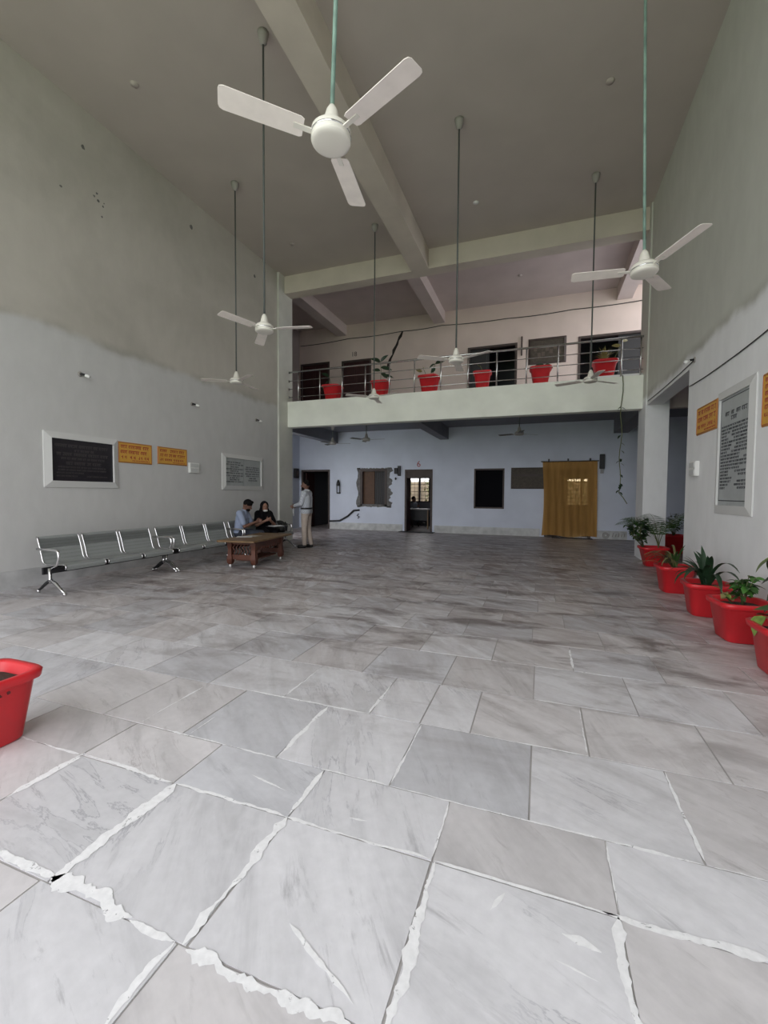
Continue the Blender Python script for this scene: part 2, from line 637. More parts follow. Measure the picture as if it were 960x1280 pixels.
for s in [((-1.62, .985), (-1.22, .98), .038, .012), ((-1.22, .98), (-1.03, .98), .014), ((-.98, .985), (-.42, .98), .032, -.012),
          ((-1.95, 1.0), (-1.6, 1.0), .016), ((-2.25, 1.55), (-1.62, 1.54), .014), ((-1.6, 1.54), (-1.0, 1.54), .012),
          ((-1.0, 1.54), (-.36, 1.545), .010), ((-.35, 1.545), (.27, 1.545), .006), ((.22, 1.545), (.68, 1.55), .017),
          ((-1.61, .98), (-1.61, 1.54), .030, -.01), ((-1.0, .98), (-.99, 1.54), .026), ((-.355, .99), (-.355, 1.54), .026, -.008),
          ((.27, 1.0), (.27, 1.54), .022, .004), ((-2.24, 1.2), (-2.24, 1.56), .020), ((-1.03, .6), (-1.03, .98), .020),
          ((-1.01, 1.88), (-.66, 1.88), .014), ((-.66, 1.88), (.27, 1.88), .005), ((.27, 1.88), (.9, 1.88), .009),
          ((-2.0, 1.88), (-1.27, 1.88), .010), ((-1.27, 1.9), (-1.27, 2.46), .014), ((-.99, 1.56), (-.99, 1.87), .012),
          ((-.645, 1.9), (-.645, 2.46), .008), ((-.36, 1.56), (-.36, 1.87), .006), ((.27, 1.55), (.27, 1.87), .006),
          ((.61, 1.9), (.61, 2.46), .007), ((-1.9, 2.47), (-.95, 2.47), .008), ((-.7, 2.47), (.25, 2.47), .006), ((-.99, 2.47), (-.99, 2.9), .010),
          ((-.03, 3.64), (.27, 3.66), .007), ((.27, 3.66), (.56, 3.63), .012), ((.27, 3.7), (.27, 4.15), .010), ((-.02, 3.04), (.26, 3.04), .008),
          ((.26, 2.5), (.26, 3.0), .008), ((-1.61, 2.5), (-1.61, 3.0), .010), ((-2.23, 1.9), (-2.23, 2.4), .008), ((-2.9, 1.54), (-2.25, 1.54), .008),
          ((-.73, 1.15), (-.45, 1.02), .010), ((-.13, 1.42), (-.09, 1.50), .012), ((.09, 1.42), (.2, 1.40), .018), ((.07, 1.33), (.18, 1.31), .007),
          ((-.74, 1.63), (-.66, 1.64), .014), ((-1.86, 1.9), (-1.86, 2.1), .006), ((-1.3, 1.72), (-1.08, 1.68), .006)]:
    smear(*s)
sm.build('grout_smear', M_SMEAR, floor, kind='stuff')

# side walls of the hall
w = MB()
w.box((XL - .25, FRONT_Y, -.004), (XL, 10.47, ZC))
struct(w, 'wall_left', M_WALL_L)
w = MB()
w.box((XL - .02, 10.47, -.004), (XL + .06, 11.15, ZC))
w.box((XL - .42, 10.47, -.004), (XL - .02, 11.15, ZC))
struct(w, 'trim_1', M_PILASTER)
w = MB()
wall_cells(w, (FRONT_Y, 10.6), (-.004, ZC), [(7.82, -.004, 10.6, 3.30)], lambda a, b, c, d: w.box((XR, a, b), (XR + .28, c, d)))
wall_right = struct(w, 'wall_right', M_WALL_R)
w = MB()
w.box((XR - .03, 10.6, -.004), (XR + .41, 11.3, ZC))
struct(w, 'trim_2', M_WALL_R)
w = MB()
w.box((XL - .012, FRONT_Y, -.004), (XL + .014, 10.47, .26))
struct(w, 'baseboard_left', M_BASE_L)

# unseen front wall; header and side pier sized for the light they admit
w = MB()
w.box((XL - .25, FRONT_Y - .25, FRONT_TOP), (XR + .28, FRONT_Y, ZC))
w.box((FRONT_X, FRONT_Y - .25, -.004), (XR + .28, FRONT_Y, FRONT_TOP))
struct(w, 'wall_front', M_WALL_R)

# ceilings and beams
w = MB()
w.box((XL - .42, FRONT_Y - .25, ZC), (XR + .44, 10.75, ZC + .2))
struct(w, 'ceiling', M_CEIL)
w = MB()
w.box((GX0, 11.1, ZCG), (GXU, YW + 3.2, ZCG + .2))
struct(w, 'ceiling_gallery', M_GALCEIL)
w = MB()
w.box((-3.2, FRONT_Y, 7.02), (-2.76, 10.75, ZC + .02))
struct(w, 'trim_3', M_BEAM)
w = MB()
w.box((XL - .42, 10.75, 7.02), (XR + .44, 11.1, ZCG))
w.box((GX0, 10.9, 7.02), (XL - .42, 11.1, ZCG + .2))
w.box((XR + .44, 10.9, 7.02), (GXU, 11.1, ZCG + .2))
struct(w, 'trim_4', M_BEAM)
for k, (a, b) in enumerate(((-3.68, -3.3), (-7.5, -7.1), (2.08, 2.5))):
    w = MB()
    w.box((a, 11.1, 7.42), (b, YW, ZCG + .01))
    struct(w, 'trim_%d' % (5 + k), M_GALCEIL)

# gallery slab with its deep edge beam
w = MB()
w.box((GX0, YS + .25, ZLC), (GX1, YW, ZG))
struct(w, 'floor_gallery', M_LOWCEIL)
w = MB()
w.box((XL + .0, YS, 3.29), (XR - .02, YS + .25, ZG + .02))
w.box((XL + .07, YS + .25, ZG - .01), (XR - .04, YS + .62, ZG + .02))
slab = struct(w, 'trim_8', M_SLAB)
w = MB()
w.box((GX0, YS + .1, 3.29), (XL - .02, YS + .25, 7.02))        # closes the gallery's dark side bays
struct(w, 'wall_gallery_side', M_BLUE)
w = MB()
w.box((XR + .3, YS + .1, ZG), (GXU, YS + .25, 7.02))
w.box((XR + .3, YS + .1, 3.29), (GX1, YS + .25, ZG))
struct(w, 'wall_gallery_end', M_PINK)
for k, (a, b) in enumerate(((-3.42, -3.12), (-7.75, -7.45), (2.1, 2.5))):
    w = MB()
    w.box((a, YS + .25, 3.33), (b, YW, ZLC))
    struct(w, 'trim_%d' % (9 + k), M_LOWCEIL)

# back wall, ground floor, with its openings
D1 = (-9.07, -.004, -7.80, 2.32)
W1 = (-6.50, .92, -5.42, 2.32)
D6 = (-4.72, -.004, -3.68, 2.28)
W2 = (-2.20, .90, -1.18, 2.28)
DC = (.12, -.004, 1.52, 2.25)
w = MB()
wall_cells(w, (GX0, GX1), (-.004, ZLC), [D1, W1, D6, W2, DC], lambda a, b, c, d: w.box((a, YW, b), (c, YW + .22, d)))
wall_back = struct(w, 'wall_back', M_BLUE)
w = MB()
for a, b in ((-7.80, -4.80), (-3.60, -.02), (1.66, 2.55)):
    w.box((a, YW - .02, -.003), (b, YW, .26))
struct(w, 'baseboard_back', M_BASEM)
# rooms behind it
w = MB()
w.box((GX0 - .1, YS + .1, -.004), (GX0, YW + .22, ZG))
struct(w, 'wall_end_left', M_BLUE)
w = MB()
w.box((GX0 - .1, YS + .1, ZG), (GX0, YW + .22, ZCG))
struct(w, 'wall_end_left_upper', mat('gallery_end_shaded_pink', (.30, .25, .24), .9, noise=.1, nscale=2))  # pink paint darkened to stand in for the shade at this end
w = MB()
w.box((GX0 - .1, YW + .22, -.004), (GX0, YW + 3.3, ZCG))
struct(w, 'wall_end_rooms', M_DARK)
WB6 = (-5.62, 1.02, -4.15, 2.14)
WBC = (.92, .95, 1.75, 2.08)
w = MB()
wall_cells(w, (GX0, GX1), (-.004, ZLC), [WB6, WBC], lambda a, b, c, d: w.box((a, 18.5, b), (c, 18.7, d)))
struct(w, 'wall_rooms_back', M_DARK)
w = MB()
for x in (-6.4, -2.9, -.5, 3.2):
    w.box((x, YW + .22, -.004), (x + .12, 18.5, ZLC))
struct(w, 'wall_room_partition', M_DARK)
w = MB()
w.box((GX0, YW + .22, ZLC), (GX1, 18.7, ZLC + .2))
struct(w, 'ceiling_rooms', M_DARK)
# passage to the right
w = MB()
w.box((GX1 - .2, 7.0, -.004), (GX1, 18.5, ZLC))
w.box((XR + .28, 6.9, -.004), (GX1, 7.05, ZLC))
struct(w, 'wall_passage', M_BLUE)
w = MB()
w.box((XR + .28, 6.9, ZLC), (GX1, YS + .25, ZLC + .2))
struct(w, 'ceiling_passage', M_BLUE)

# back wall, upper floor
U1 = (-9.10, ZG, -7.82, 6.5)
U2 = (-7.30, ZG, -6.08, 6.46)
U3 = (-2.48, ZG, -.84, 6.45)
U4 = (1.02, ZG, 2.92, 6.43)
w = MB()
wall_cells(w, (GX0, GXU), (ZG, ZCG), [U1, U2, U3, U4], lambda a, b, c, d: w.box((a, YW, b), (c, YW + .22, d)))
wall_up = struct(w, 'wall_back_upper', M_PINK)
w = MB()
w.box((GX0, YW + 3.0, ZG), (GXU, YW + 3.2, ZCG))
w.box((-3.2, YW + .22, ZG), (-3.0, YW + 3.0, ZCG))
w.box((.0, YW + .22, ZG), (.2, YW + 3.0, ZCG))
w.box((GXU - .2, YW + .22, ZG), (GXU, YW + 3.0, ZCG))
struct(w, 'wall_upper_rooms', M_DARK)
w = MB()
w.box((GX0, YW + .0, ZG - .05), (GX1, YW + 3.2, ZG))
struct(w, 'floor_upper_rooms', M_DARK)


# doors and windows
def door_frame(name, h, y, t=.07, d=.14):
    b = MB()
    b.box((h[0], y - .02, h[1]), (h[0] + t, y + d, h[3]))
    b.box((h[2] - t, y - .02, h[1]), (h[2], y + d, h[3]))
    b.box((h[0] + t, y - .02, h[3] - t), (h[2] - t, y + d, h[3]))
    o = b.build(name, M_DOORF)
    o['kind'] = 'structure'
    return o


def leaf(par, x0, x1, z0, z1, y, m, panels=3):
    b = MB()
    b.box((x0, y, z0), (x1, y + .035, z1))
    lf = b.build('door_leaf', m, par)
    hgt = (z1 - z0) / panels
    for i in range(panels):
        b = MB()
        b.box((x0 + .08, y - .012, z0 + i * hgt + .08), (x1 - .08, y + .001, z0 + (i + 1) * hgt - .05))
        b.build('door_panel', m, lf, bevel=.006)
    return lf


d = door_frame('door_1', D1, YW)
b = MB()
b.box((D1[0] + .07, YW + .2, .01), (D1[0] + .11, YW + .85, 2.22))
b.build('door_leaf', M_DOORR, d)
d = door_frame('door_2', D6, YW)
b = MB()
b.box((D6[0] + .07, YW + .02, D6[3] - .30), (D6[2] - .07, YW + .05, D6[3] - .07))
b.build('transom_panel', M_DOORF, d)
b = MB()
b.box((D6[0] + .02, YW + .15, .01), (D6[0] + .06, YW + .55, 2.0))
b.build('door_leaf', M_DOORR, d)
d = door_frame('door_3', DC, YW)
d = door_frame('door_4', U1, YW)
leaf(d, U1[0] + .07, (U1[0] + U1[2]) / 2 - .003, ZG, U1[3] - .07, YW + .05, M_DOORR)
leaf(d, (U1[0] + U1[2]) / 2 + .003, U1[2] - .07, ZG, U1[3] - .07, YW + .05, M_DOORR)
d = door_frame('door_5', U2, YW)
leaf(d, U2[0] + .07, (U2[0] + U2[2]) / 2 - .003, ZG, U2[3] - .07, YW + .05, M_DOORR)
leaf(d, (U2[0] + U2[2]) / 2 + .003, U2[2] - .07, ZG, U2[3] - .07, YW + .05, M_DOORR)
d = door_frame('door_6', U3, YW)
leaf(d, U3[0] + .07, U3[0] + .72, ZG, U3[3] - .07, YW + .06, M_BLACKM)
d = door_frame('door_7', U4, YW)
leaf(d, U4[2] - .75, U4[2] - .07, ZG, U4[3] - .07, YW + .06, M_BLACKM)

# window whose surround has been hacked back to raw cement
win = door_frame('window_1', W1, YW, .09, .16)
b = MB()
b.box((W1[0], YW - .02, W1[1]), (W1[2], YW + .14, W1[1] + .07))
b.build('window_sill', M_PLASTER, win)
b = MB()
b.box((W1[0] + .09, YW + .1, W1[1] + .07), (-5.96, YW + .13, W1[3] - .09))
b.build('shutter', mat('brown_shutter', (.10, .045, .02), .6, noise=.2, nscale=8), win)
b = MB()
b.box((-5.96, YW + .13, W1[1] + .07), (W1[2] - .09, YW + .15, W1[3] - .09))
sh = b.build('dark_interior_sheet', M_BLACKM, win)  # black sheet in place of the dark room behind the bars
for k in range(5):
    b = MB()
    x = -5.9 + k * .09
    b.tube([(x, YW + .12, W1[1] + .07), (x, YW + .12, W1[3] - .09)], .008, 6)
    b.build('bar', M_DOORF, win)


def ragged(side):
    b = MB()
    n = 24
    inn, out_ = [], []
    for i in range(n + 1):
        t = i / n
        if side in ('l', 'r'):
            z = W1[1] - .05 + (W1[3] - W1[1] + .1) * t
            off = (.15 + .06 * math.sin(i * .9) + .04 * math.sin(i * 2.3 + 1) + rnd.uniform(-.02, .02)) if side == 'r' else (.13 + .04 * math.sin(i * .55) + rnd.uniform(-.012, .012))
            x = W1[0] if side == 'l' else W1[2]
            s = -1 if side == 'l' else 1
            inn.append((x, z))
            out_.append((x + s * off, z))
        else:
            x = W1[0] - .1 + (W1[2] - W1[0] + .22) * t
            z = W1[3] if side == 't' else W1[1]
            s = 1 if side == 't' else -1
            inn.append((x, z))
            out_.append((x, z + s * rnd.uniform(.01, .05)))
    vs = [(x, YW - .006, z) for x, z in inn] + [(x, YW - .006, z) for x, z in out_] + [(x, YW + .01, z) for x, z in inn] + [(x, YW + .01, z) for x, z in out_]
    m = n + 1
    b._add(vs, [(i, i + 1, m + i + 1, m + i) for i in range(n)] + [(m + i, m + i + 1, 3 * m + i + 1, 3 * m + i) for i in range(n)])
    b.build('broken_plaster', M_PLASTER, win)


for s in 'lrtb':
    ragged(s)
win = door_frame('window_2', W2, YW, .05, .1)
b = MB()
b.box((W2[0], YW + .0, W2[1]), (W2[2], YW + .1, W2[1] + .05))
b.build('window_sill', M_DOORF, win)
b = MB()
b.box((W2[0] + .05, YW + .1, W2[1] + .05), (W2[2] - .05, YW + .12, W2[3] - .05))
b.build('unlit_void_sheet', mat('unlit_void_sheet', (.006, .006, .008), .8, spec=.05), win)  # black sheet standing in for the unlit void of the opening
M_GLASS = mat('window_glass', (.8, .85, .85), .1)


def grille(name, h, y, mull):
    o = door_frame(name, h, y, .06, .1)
    b = MB()
    b.box((h[0], y, h[1]), (h[2], y + .1, h[1] + .06))
    b.build('window_sill', M_DOORF, o)
    for x in mull:
        b = MB()
        b.box((x - .04, y, h[1]), (x + .04, y + .08, h[3]))
        b.build('mullion', M_DOORF, o)
    for k in range(1, 7):
        b = MB()
        z = h[1] + (h[3] - h[1]) * k / 7
        b.tube([(h[0], y + .05, z), (h[2], y + .05, z)], .010, 6)
        b.build('bar', M_DOORF, o)
    for k in range(1, 9):
        b = MB()
        x = h[0] + (h[2] - h[0]) * k / 9
        b.tube([(x, y + .06, h[1]), (x, y + .06, h[3])], .008, 6)
        b.build('bar', M_DOORF, o)
    return o


grille('window_3', WB6, 18.5, (-5.05, -4.58))
grille('window_4', WBC, 18.5, (1.48,))

# wall seen through the rear windows, and shrubs behind the building
w = MB()
w.box((-12, 24, -.3), (9, 24.2, 2.1))
struct(w, 'boundary_wall', mat('old_boundary_wall', (.34, .27, .19), .9, noise=.35, nscale=1.2))
w = MB()
w.box((-14, 18.75, -.3), (11, 24.0, -.1))
struct(w, 'rear_yard', M_GROUND)
# ------------------------------------------------------------------ gallery railing
PX = [-6.62 + .6925 * i for i in range(12)] + [1.62, 2.0]
rail = thing('gallery_railing', 'stainless steel railing with four rails along the gallery edge', 'railing', (-2.5, YS + .06, ZG + .02))
ZR = [4.87, 4.62, 4.39, 4.16]
for i, z in enumerate(ZR):
    b = MB()
    b.tube([(XL + .07, YS + .06, z), (XR - .035, YS + .06, z)], .025 if i == 0 else .010, 10)
    b.build('top_rail' if i == 0 else 'rail', M_STEEL, rail)
for x in PX:
    b = MB()
    b.tube([(x, YS + .06, ZG + .02), (x, YS + .06, 4.86)], .018, 8)
    p = b.build('post', M_STEEL, rail)
    b = MB()
    b.lathe([(.035, 0), (.035, .012), (.02, .02)], 12, (x, YS + .06, ZG + .02))
    b.build('post_flange', M_STEEL, p)
for z in ZR:
    b = MB()
    b.tube([(XL + .062, YS + .06, z), (XL + .075, YS + .06, z)], .035, 10)
    b.build('wall_flange', M_STEEL, rail)
b = MB()
b.box((1.05, YS + .105, ZG + .021), (XR - .035, YS + .165, ZG + .09))
tag(base_origin(b.build('marble_strip', mat('white_strip', (.85, .85, .85), .4))), 'short white strip lying on gallery edge below railing end', 'strip')


# ------------------------------------------------------------------ ceiling fans
HUBZ = 3.62


def make_fan(drop, rodm, label, blade_r=.67, body=M_FANW, blade=M_FANBLADE, lift=0.):
    t = thing('ceiling_fan', label, 'fan', (0, 0, 0))
    b = MB()
    b.tube([(0, 0, .12), (0, 0, drop)], .014, 8)
    b.build('down_rod', rodm, t)
    b = MB()
    b.lathe([(.02, drop - .16), (.05, drop - .13), (.07, drop - .04), (.075, drop - .0005)], 16)
    b.build('ceiling_cup', M_CUP, t)
    b = MB()
    b.lathe([(.018, .20), (.035, .17), (.055, .09), (.06, .075)], 18)
    b.build('rod_cup', body, t)
    b = MB()
    b.lathe([(.03, .075), (.10, .06), (.125, .035), (.125, .0), (.118, -.008), (.118, -.016), (.125, -.022), (.121, -.032), (.108, -.040), (.09, -.044), (.03, -.047)], 28)
    mo = b.build('motor_housing', body, t)
    b = MB()
    b.lathe([(.1262, .012), (.1275, .006), (.1262, .0)], 28)
    b.build('trim_ring', M_CHROME, mo)
    for k in range(3):
        a = k * 2 * math.pi / 3
        Rz = Matrix.Rotation(a, 4, 'Z')
        tilt = Matrix.Rotation(R(-lift), 4, 'Y') @ Matrix.Rotation(R(9), 4, 'X')
        b = MB(Rz @ tilt)
        L0, L1 = .175, blade_r
        outl = [(L0, -.054), (L0 + .02, -.064), (L1 - .03, -.070), (L1 - .008, -.062), (L1, -.045), (L1, .045), (L1 - .008, .062), (L1 - .03, .070), (L0 + .02, .064), (L0, .054)]
        b.prism(outl, .004, Matrix.Translation((0, 0, -.002)))
        bl = b.build('blade', blade, t)
        b = MB(Rz @ tilt)
        b.box((.10, -.016, -.006), (.235, .016, .002))
        b.build('blade_bracket', body, bl)
    return t


drop = ZC - HUBZ
fan_near = make_fan(drop, M_RODG, 'cream ceiling fan on pale green rod, large and nearest the open entrance', lift=3.)
fan_near.location = (-1.29, 2.53, HUBZ)
fan_near.rotation_euler = (R(-2.5), 0, R(-21))
fan_dark = make_fan(drop, M_RODD, 'cream ceiling fan on thin dark rod, next to the cream beam over the bench side')
fan_dark.location = (-3.6, 5.08, HUBZ)
fan_dark.rotation_euler = (0, 0, R(12))
scan_kids()
copy_tree(fan_near, (.92, 5.01, HUBZ), R(-58), 'cream ceiling fan on pale green rod, beside the right wall plaque').rotation_euler = (0, R(-2), R(-58))
for (x, y), a, lab in (((-5.81, 7.25), -29, 'cream ceiling fan on dark rod, hanging closest to the left wall'),
                       ((-3.68, 9.41), -21, 'cream ceiling fan on dark rod, in front of the gallery pot with tall leafy stem'),
                       ((-1.38, 7.28), -26, 'cream ceiling fan on dark rod, in front of the bare-twig gallery pot'),
                       ((.86, 9.36), -80, 'cream ceiling fan on dark rod, in front of the gallery pot with dry plants')):
    copy_tree(fan_dark, (x, y, HUBZ), R(a), lab)
low = make_fan(.62, M_RODD, 'small dark ceiling fan under gallery, above the hacked window', .62, M_CUP, mat('dark_fan_enamel', (.06, .055, .05), .5))
low.location = (-5.34, 13.0, ZLC - .62)
scan_kids()
copy_tree(low, (-.62, 13.0, ZLC - .62), R(40), 'small dark ceiling fan under gallery, above black window and brown board')
copy_tree(low, (-6.85, 13.6, ZLC - .62), R(20), 'small dark ceiling fan under gallery, nearest the dark open door')


# ------------------------------------------------------------------ lettering: rows of small worn strokes
def scribble(b, u0, u1, v, h, T, hindi=True, z=.0012, seed=0):
    rr = random.Random(seed)
    u = u0
    while u < u1 - h * .6:
        n = rr.randint(2, 6)
        wl = min(n * h * .72, u1 - u)
        k = max(1, int(wl / (h * .72)))
        if hindi:
            b.prism([(u, v + h * .78), (u + wl, v + h * .78), (u + wl, v + h), (u, v + h)], z, T)
        for i in range(k):
            x = u + (i + .5) * wl / k
            sw = h * .17
            b.prism([(x - sw / 2, v), (x + sw / 2, v), (x + sw / 2, v + h * .8), (x - sw / 2, v + h * .8)], z, T)
            q = rr.random()
            if q < .75:
                y0 = v + h * rr.choice((.1, .25, .4))
                b.prism([(x - h * .34, y0), (x, y0), (x, y0 + h * .2), (x - h * .34, y0 + h * .2)], z, T)
            if q > .35:
                x2 = x - h * .32
                b.prism([(x2 - sw / 2, v + h * .2), (x2 + sw / 2, v + h * .2), (x2 + sw / 2, v + h * .75), (x2 - sw / 2, v + h * .75)], z, T)
        u += wl + h * .45


def frame_around(par, T, w, h, fw_, d, m, name='frame'):
    """bevelled moulding: four mitred sides around a w x h panel (centre origin)"""
    for sx, sy, hor in ((0, 1, 1), (0, -1, 1), (1, 0, 0), (-1, 0, 0)):
        b = MB(T)
        hw, hh = w / 2, h / 2
        if hor:
            p = [(-hw, sy * hh), (hw, sy * hh), (hw + fw_, sy * (hh + fw_)), (-hw - fw_, sy * (hh + fw_))]
        else:
            p = [(sx * hw, -hh), (sx * hw, hh), (sx * (hw + fw_), hh + fw_), (sx * (hw + fw_), -hh - fw_)]
        vs = [(p[0][0], p[0][1], 0), (p[1][0], p[1][1], 0), (p[2][0], p[2][1], 0), (p[3][0], p[3][1], 0),
              (p[0][0], p[0][1], d), (p[1][0], p[1][1], d), (p[2][0], p[2][1], d * .35), (p[3][0], p[3][1], d * .35)]
        b._add(vs, [(0, 1, 2, 3), (4, 5, 6, 7), (0, 1, 5, 4), (2, 3, 7, 6), (1, 2, 6, 5), (3, 0, 4, 7)])
        b.build(name, m, par)


def panel(par, T, w, h, d, m, name='board'):
    b = MB(T)
    b.box((-w / 2, -h / 2, 0), (w / 2, h / 2, d))
    return b.build(name, m, par)


# left wall: black granite plaque
T = fr_left(4.955, 1.875)
t = thing('black_plaque', 'black granite inscription plaque in wide white frame above the grey benches', 'plaque', T.translation)
panel(t, T, 1.01, .65, .012, M_BLACKST, 'stone_slab')
frame_around(t, T, 1.01, .65, .10, .05, M_WHITEF)
b = MB(T @ Matrix.Translation((0, 0, .012)))
for i, (a, c, v, h) in enumerate([(-.44, .42, .20, .05), (-.15, .18, .135, .04), (-.42, .42, .07, .05), (-.35, .36, .01, .035), (-.28, .30, -.07, .05), (-.4, .4, -.12, .025), (-.4, .4, -.165, .025), (-.42, .0, -.21, .025), (-.42, -.1, -.26, .025), (.05, .4, -.26, .025)]):
    scribble(b, a, c, v, h, Matrix(), True, seed=i)
b.build('inscription', M_BLACKTX, t, kind='stuff')


def yellow_sign(T, w, h, label, rows_, seed):
    t = thing('yellow_sign', label, 'sign', T.translation)
    panel(t, T, w, h, .012, M_YEL, 'board')
    frame_around(t, T, w - .03, h - .03, .02, .02, mat('orange_edge', (.42, .16, .05), .6), 'edge')
    b = MB(T @ Matrix.Translation((0, 0, .012)))
    for i, (a, c, v, hh, hi) in enumerate(rows_):
        scribble(b, a * w, c * w, v * h, hh * h, Matrix(), hi, seed=seed + i)
    b.build('lettering', M_REDTX, t, kind='stuff')
    return t


RW = [(-.43, .43, .20, .17, True), (-.43, .43, -.06, .17, True), (-.43, .43, -.31, .19, False), (-.1, .43, -.42, .06, True)]
RW2 = [(-.43, -.2, .20, .17, True), (-.1, .40, .20, .17, True), (-.43, .43, -.06, .17, True), (-.43, .43, -.31, .19, False), (0, .43, -.42, .06, True)]
yellow_sign(fr_left(5.915, 2.09), .70, .36, 'yellow notice sign beside the black granite plaque', RW, 20)
yellow_sign(fr_left(6.77, 2.105), .73, .33, 'yellow notice sign beside a white switch box on the left wall', RW2, 40)

# switch boxes
T = fr_left(7.31, 1.91)
t = thing('switch_box', 'small white switch box under yellow sign on the left wall', 'switch box', T.translation)
panel(t, T, .26, .21, .045, M_WHITEP, 'housing')
for s in (-.05, .05):
    b = MB(T @ Matrix.Translation((0, s, .045)))
    b.box((-.11, -.035, 0), (.11, .035, .006))
    b.build('cover_plate', mat('switch_plate', (.6, .61, .6), .4), t)

# double grey plaque
T = fr_left(8.975, 1.885)
t = thing('grey_plaque', 'pair of grey marble inscription slabs in white frame over the seated people', 'plaque', T.translation)
frame_around(t, T, 1.37, .66, .10, .05, M_WHITEF)
for s, rws in ((-.345, [(-.26, .25, .21), (-.32, .32, .155), (-.15, .17, .10), (-.32, .32, .05), (-.15, .17, 0), (-.32, .32, -.05), (-.32, .32, -.11), (-.17, .18, -.16), (-.17, .18, -.205), (-.32, .32, -.255)]),
               (.345, [(-.27, .28, .12), (-.29, .3, .07), (-.27, .29, .015), (-.29, .28, -.045), (-.25, .27, -.10), (-.13, .18, -.155), (-.17, .2, -.21)])):
    sl = panel(t, T @ Matrix.Translation((s, 0, 0)), .675, .66, .012, M_MARBLEP, 'stone_slab')
    b = MB(T @ Matrix.Translation((s, 0, .012)))
    for i, (a, c, v) in enumerate(rws):
        scribble(b, a, c, v, .036, Matrix(), True, seed=60 + i)
    b.build('inscription', M_INK, sl, kind='stuff')

# right wall: marble donor plaque with two columns of names
T = fr_right(5.885, 1.90)
t = thing('marble_plaque', 'tall pale marble plaque with rows of black inscription in white frame', 'plaque', T.translation)
panel(t, T, .80, 1.25, .012, M_MARBLEP, 'stone_slab')
frame_around(t, T, .80, 1.25, .10, .035, M_WHITEF)
b = MB(T @ Matrix.Translation((0, 0, .012)))
for i, (a, c, v) in enumerate([(-.26, -.14, .405), (-.09, .0, .405), (.04, .15, .405), (.18, .31, .405), (-.10, .06, .345)]):
    scribble(b, a, c, v, .05, Matrix(), True, seed=90 + i)
segs = [[(-.35, .37)], [(-.35, .37)], [(-.35, -.1), (-.05, .37)], [(-.35, -.2), (-.06, .37)], [(-.35, -.15), (0, .37)], [(-.35, .37)], [(-.35, -.05), (.06, .37)],
        [(-.35, -.1), (.02, .37)], [(-.35, -.18), (-.06, .37)], [(-.35, .17)], [(-.35, .17), (.27, .37)], [(-.35, .37)], [(-.35, .37)], [(-.35, .17)],
        [(-.35, -.1), (.05, .37)], [(-.35, -.12), (.14, .37)], [(-.35, -.02)], [(-.35, -.04), (.12, .37)], [(-.35, -.12), (.05, .37)], [(-.35, -.2), (.13, .37)]]
for i, ss in enumerate(segs):
    for j, (a, c) in enumerate(ss):
        scribble(b, a, c, .275 - i * .0375, .025, Matrix(), True, seed=100 + i * 3 + j)
bd = .008
for a, c in (((-.375, .595), (.375, .605)), ((-.375, -.575), (.375, -.565)), ((-.38, -.575), (-.372, .605)), ((.372, -.575), (.38, .605))):
    b.box((a[0], a[1], 0), (c[0], c[1], .0012))
b.build('inscription', M_INK, t, kind='stuff')
yellow_sign(fr_right(6.775, 2.40), .74, .36, 'yellow notice sign between the passage opening and the marble plaque', RW, 70)
yellow_sign(fr_right(4.86, 2.31), .78, .50, 'yellow notice sign on right wall, just past the marble plaque frame', [(-.43, .43, .33, .09, True), (-.43, .43, .20, .09, True), (-.43, .43, .07, .09, True), (-.43, .43, -.06, .09, True), (-.43, .43, -.19, .09, True), (-.43, .43, -.33, .10, False)], 80)
T = fr_right(7.15, 1.76)
t = thing('switch_box', 'white double switch box on right wall below a yellow sign', 'switch box', T.translation)
panel(t, T, .25, .20, .05, M_WHITEP, 'housing')
for s in (-.05, .05):
    b = MB(T @ Matrix.Translation((0, s, .05)))
    b.box((-.10, -.035, 0), (.10, .035, .008))
    b.build('cover_plate', mat('switch_plate', (.6, .61, .6), .4), t)


# small lamp brackets on the hall walls
def bracket(T, label):
    t = thing('lamp_bracket', label, 'bracket', T.translation)
    b = MB(T)
    b.tube([(0, 0, 0), (0, 0, .012)], .04, 12)
    b.build('base_plate', M_CUP, t)
    b = MB(T)
    b.tube([(0, 0, .012), (0, 0, .05), (.03, -.02, .09)], .016, 8)
    b.build('arm', M_BLACKM, t)
    b = MB(T)
    b.tube([(.03, -.02, .085), (.06, -.045, .14)], .025, 10)
    b.build('socket', M_WHITEP, t)


bracket(fr_left(4.93, 3.27), 'bare lamp bracket on left wall above the black plaque')
bracket(fr_left(7.30, 3.26), 'bare lamp bracket on left wall above the switch box')
bracket(fr_left(9.5, 3.28), 'bare lamp bracket on left wall above the grey double plaque')
bracket(fr_right(7.36, 3.32), 'bare lamp bracket on right wall at the passage corner')
# knocked holes in the left wall plaster
for k, (y, z, s) in enumerate([(5.06, 6.89, .035), (5.23, 6.24, .02), (5.30, 6.20, .025), (5.28, 6.31, .018), (5.38, 6.16, .018), (5.40, 6.22, .012), (7.34, 6.93, .05), (9.46, 6.92, .045), (4.7, 6.05, .02), (5.36, 5.98, .018)]):
    b = MB(fr_left(y, z))
    poly = [(s * rnd.uniform(.6, 1.2) * math.cos(a * .7), s * rnd.uniform(.6, 1.2) * math.sin(a * .7)) for a in range(9)]
    b.prism(poly, .003, Matrix())
    b.build('plaster_hole', M_PLASTER, bpy.data.objects['wall_left'])
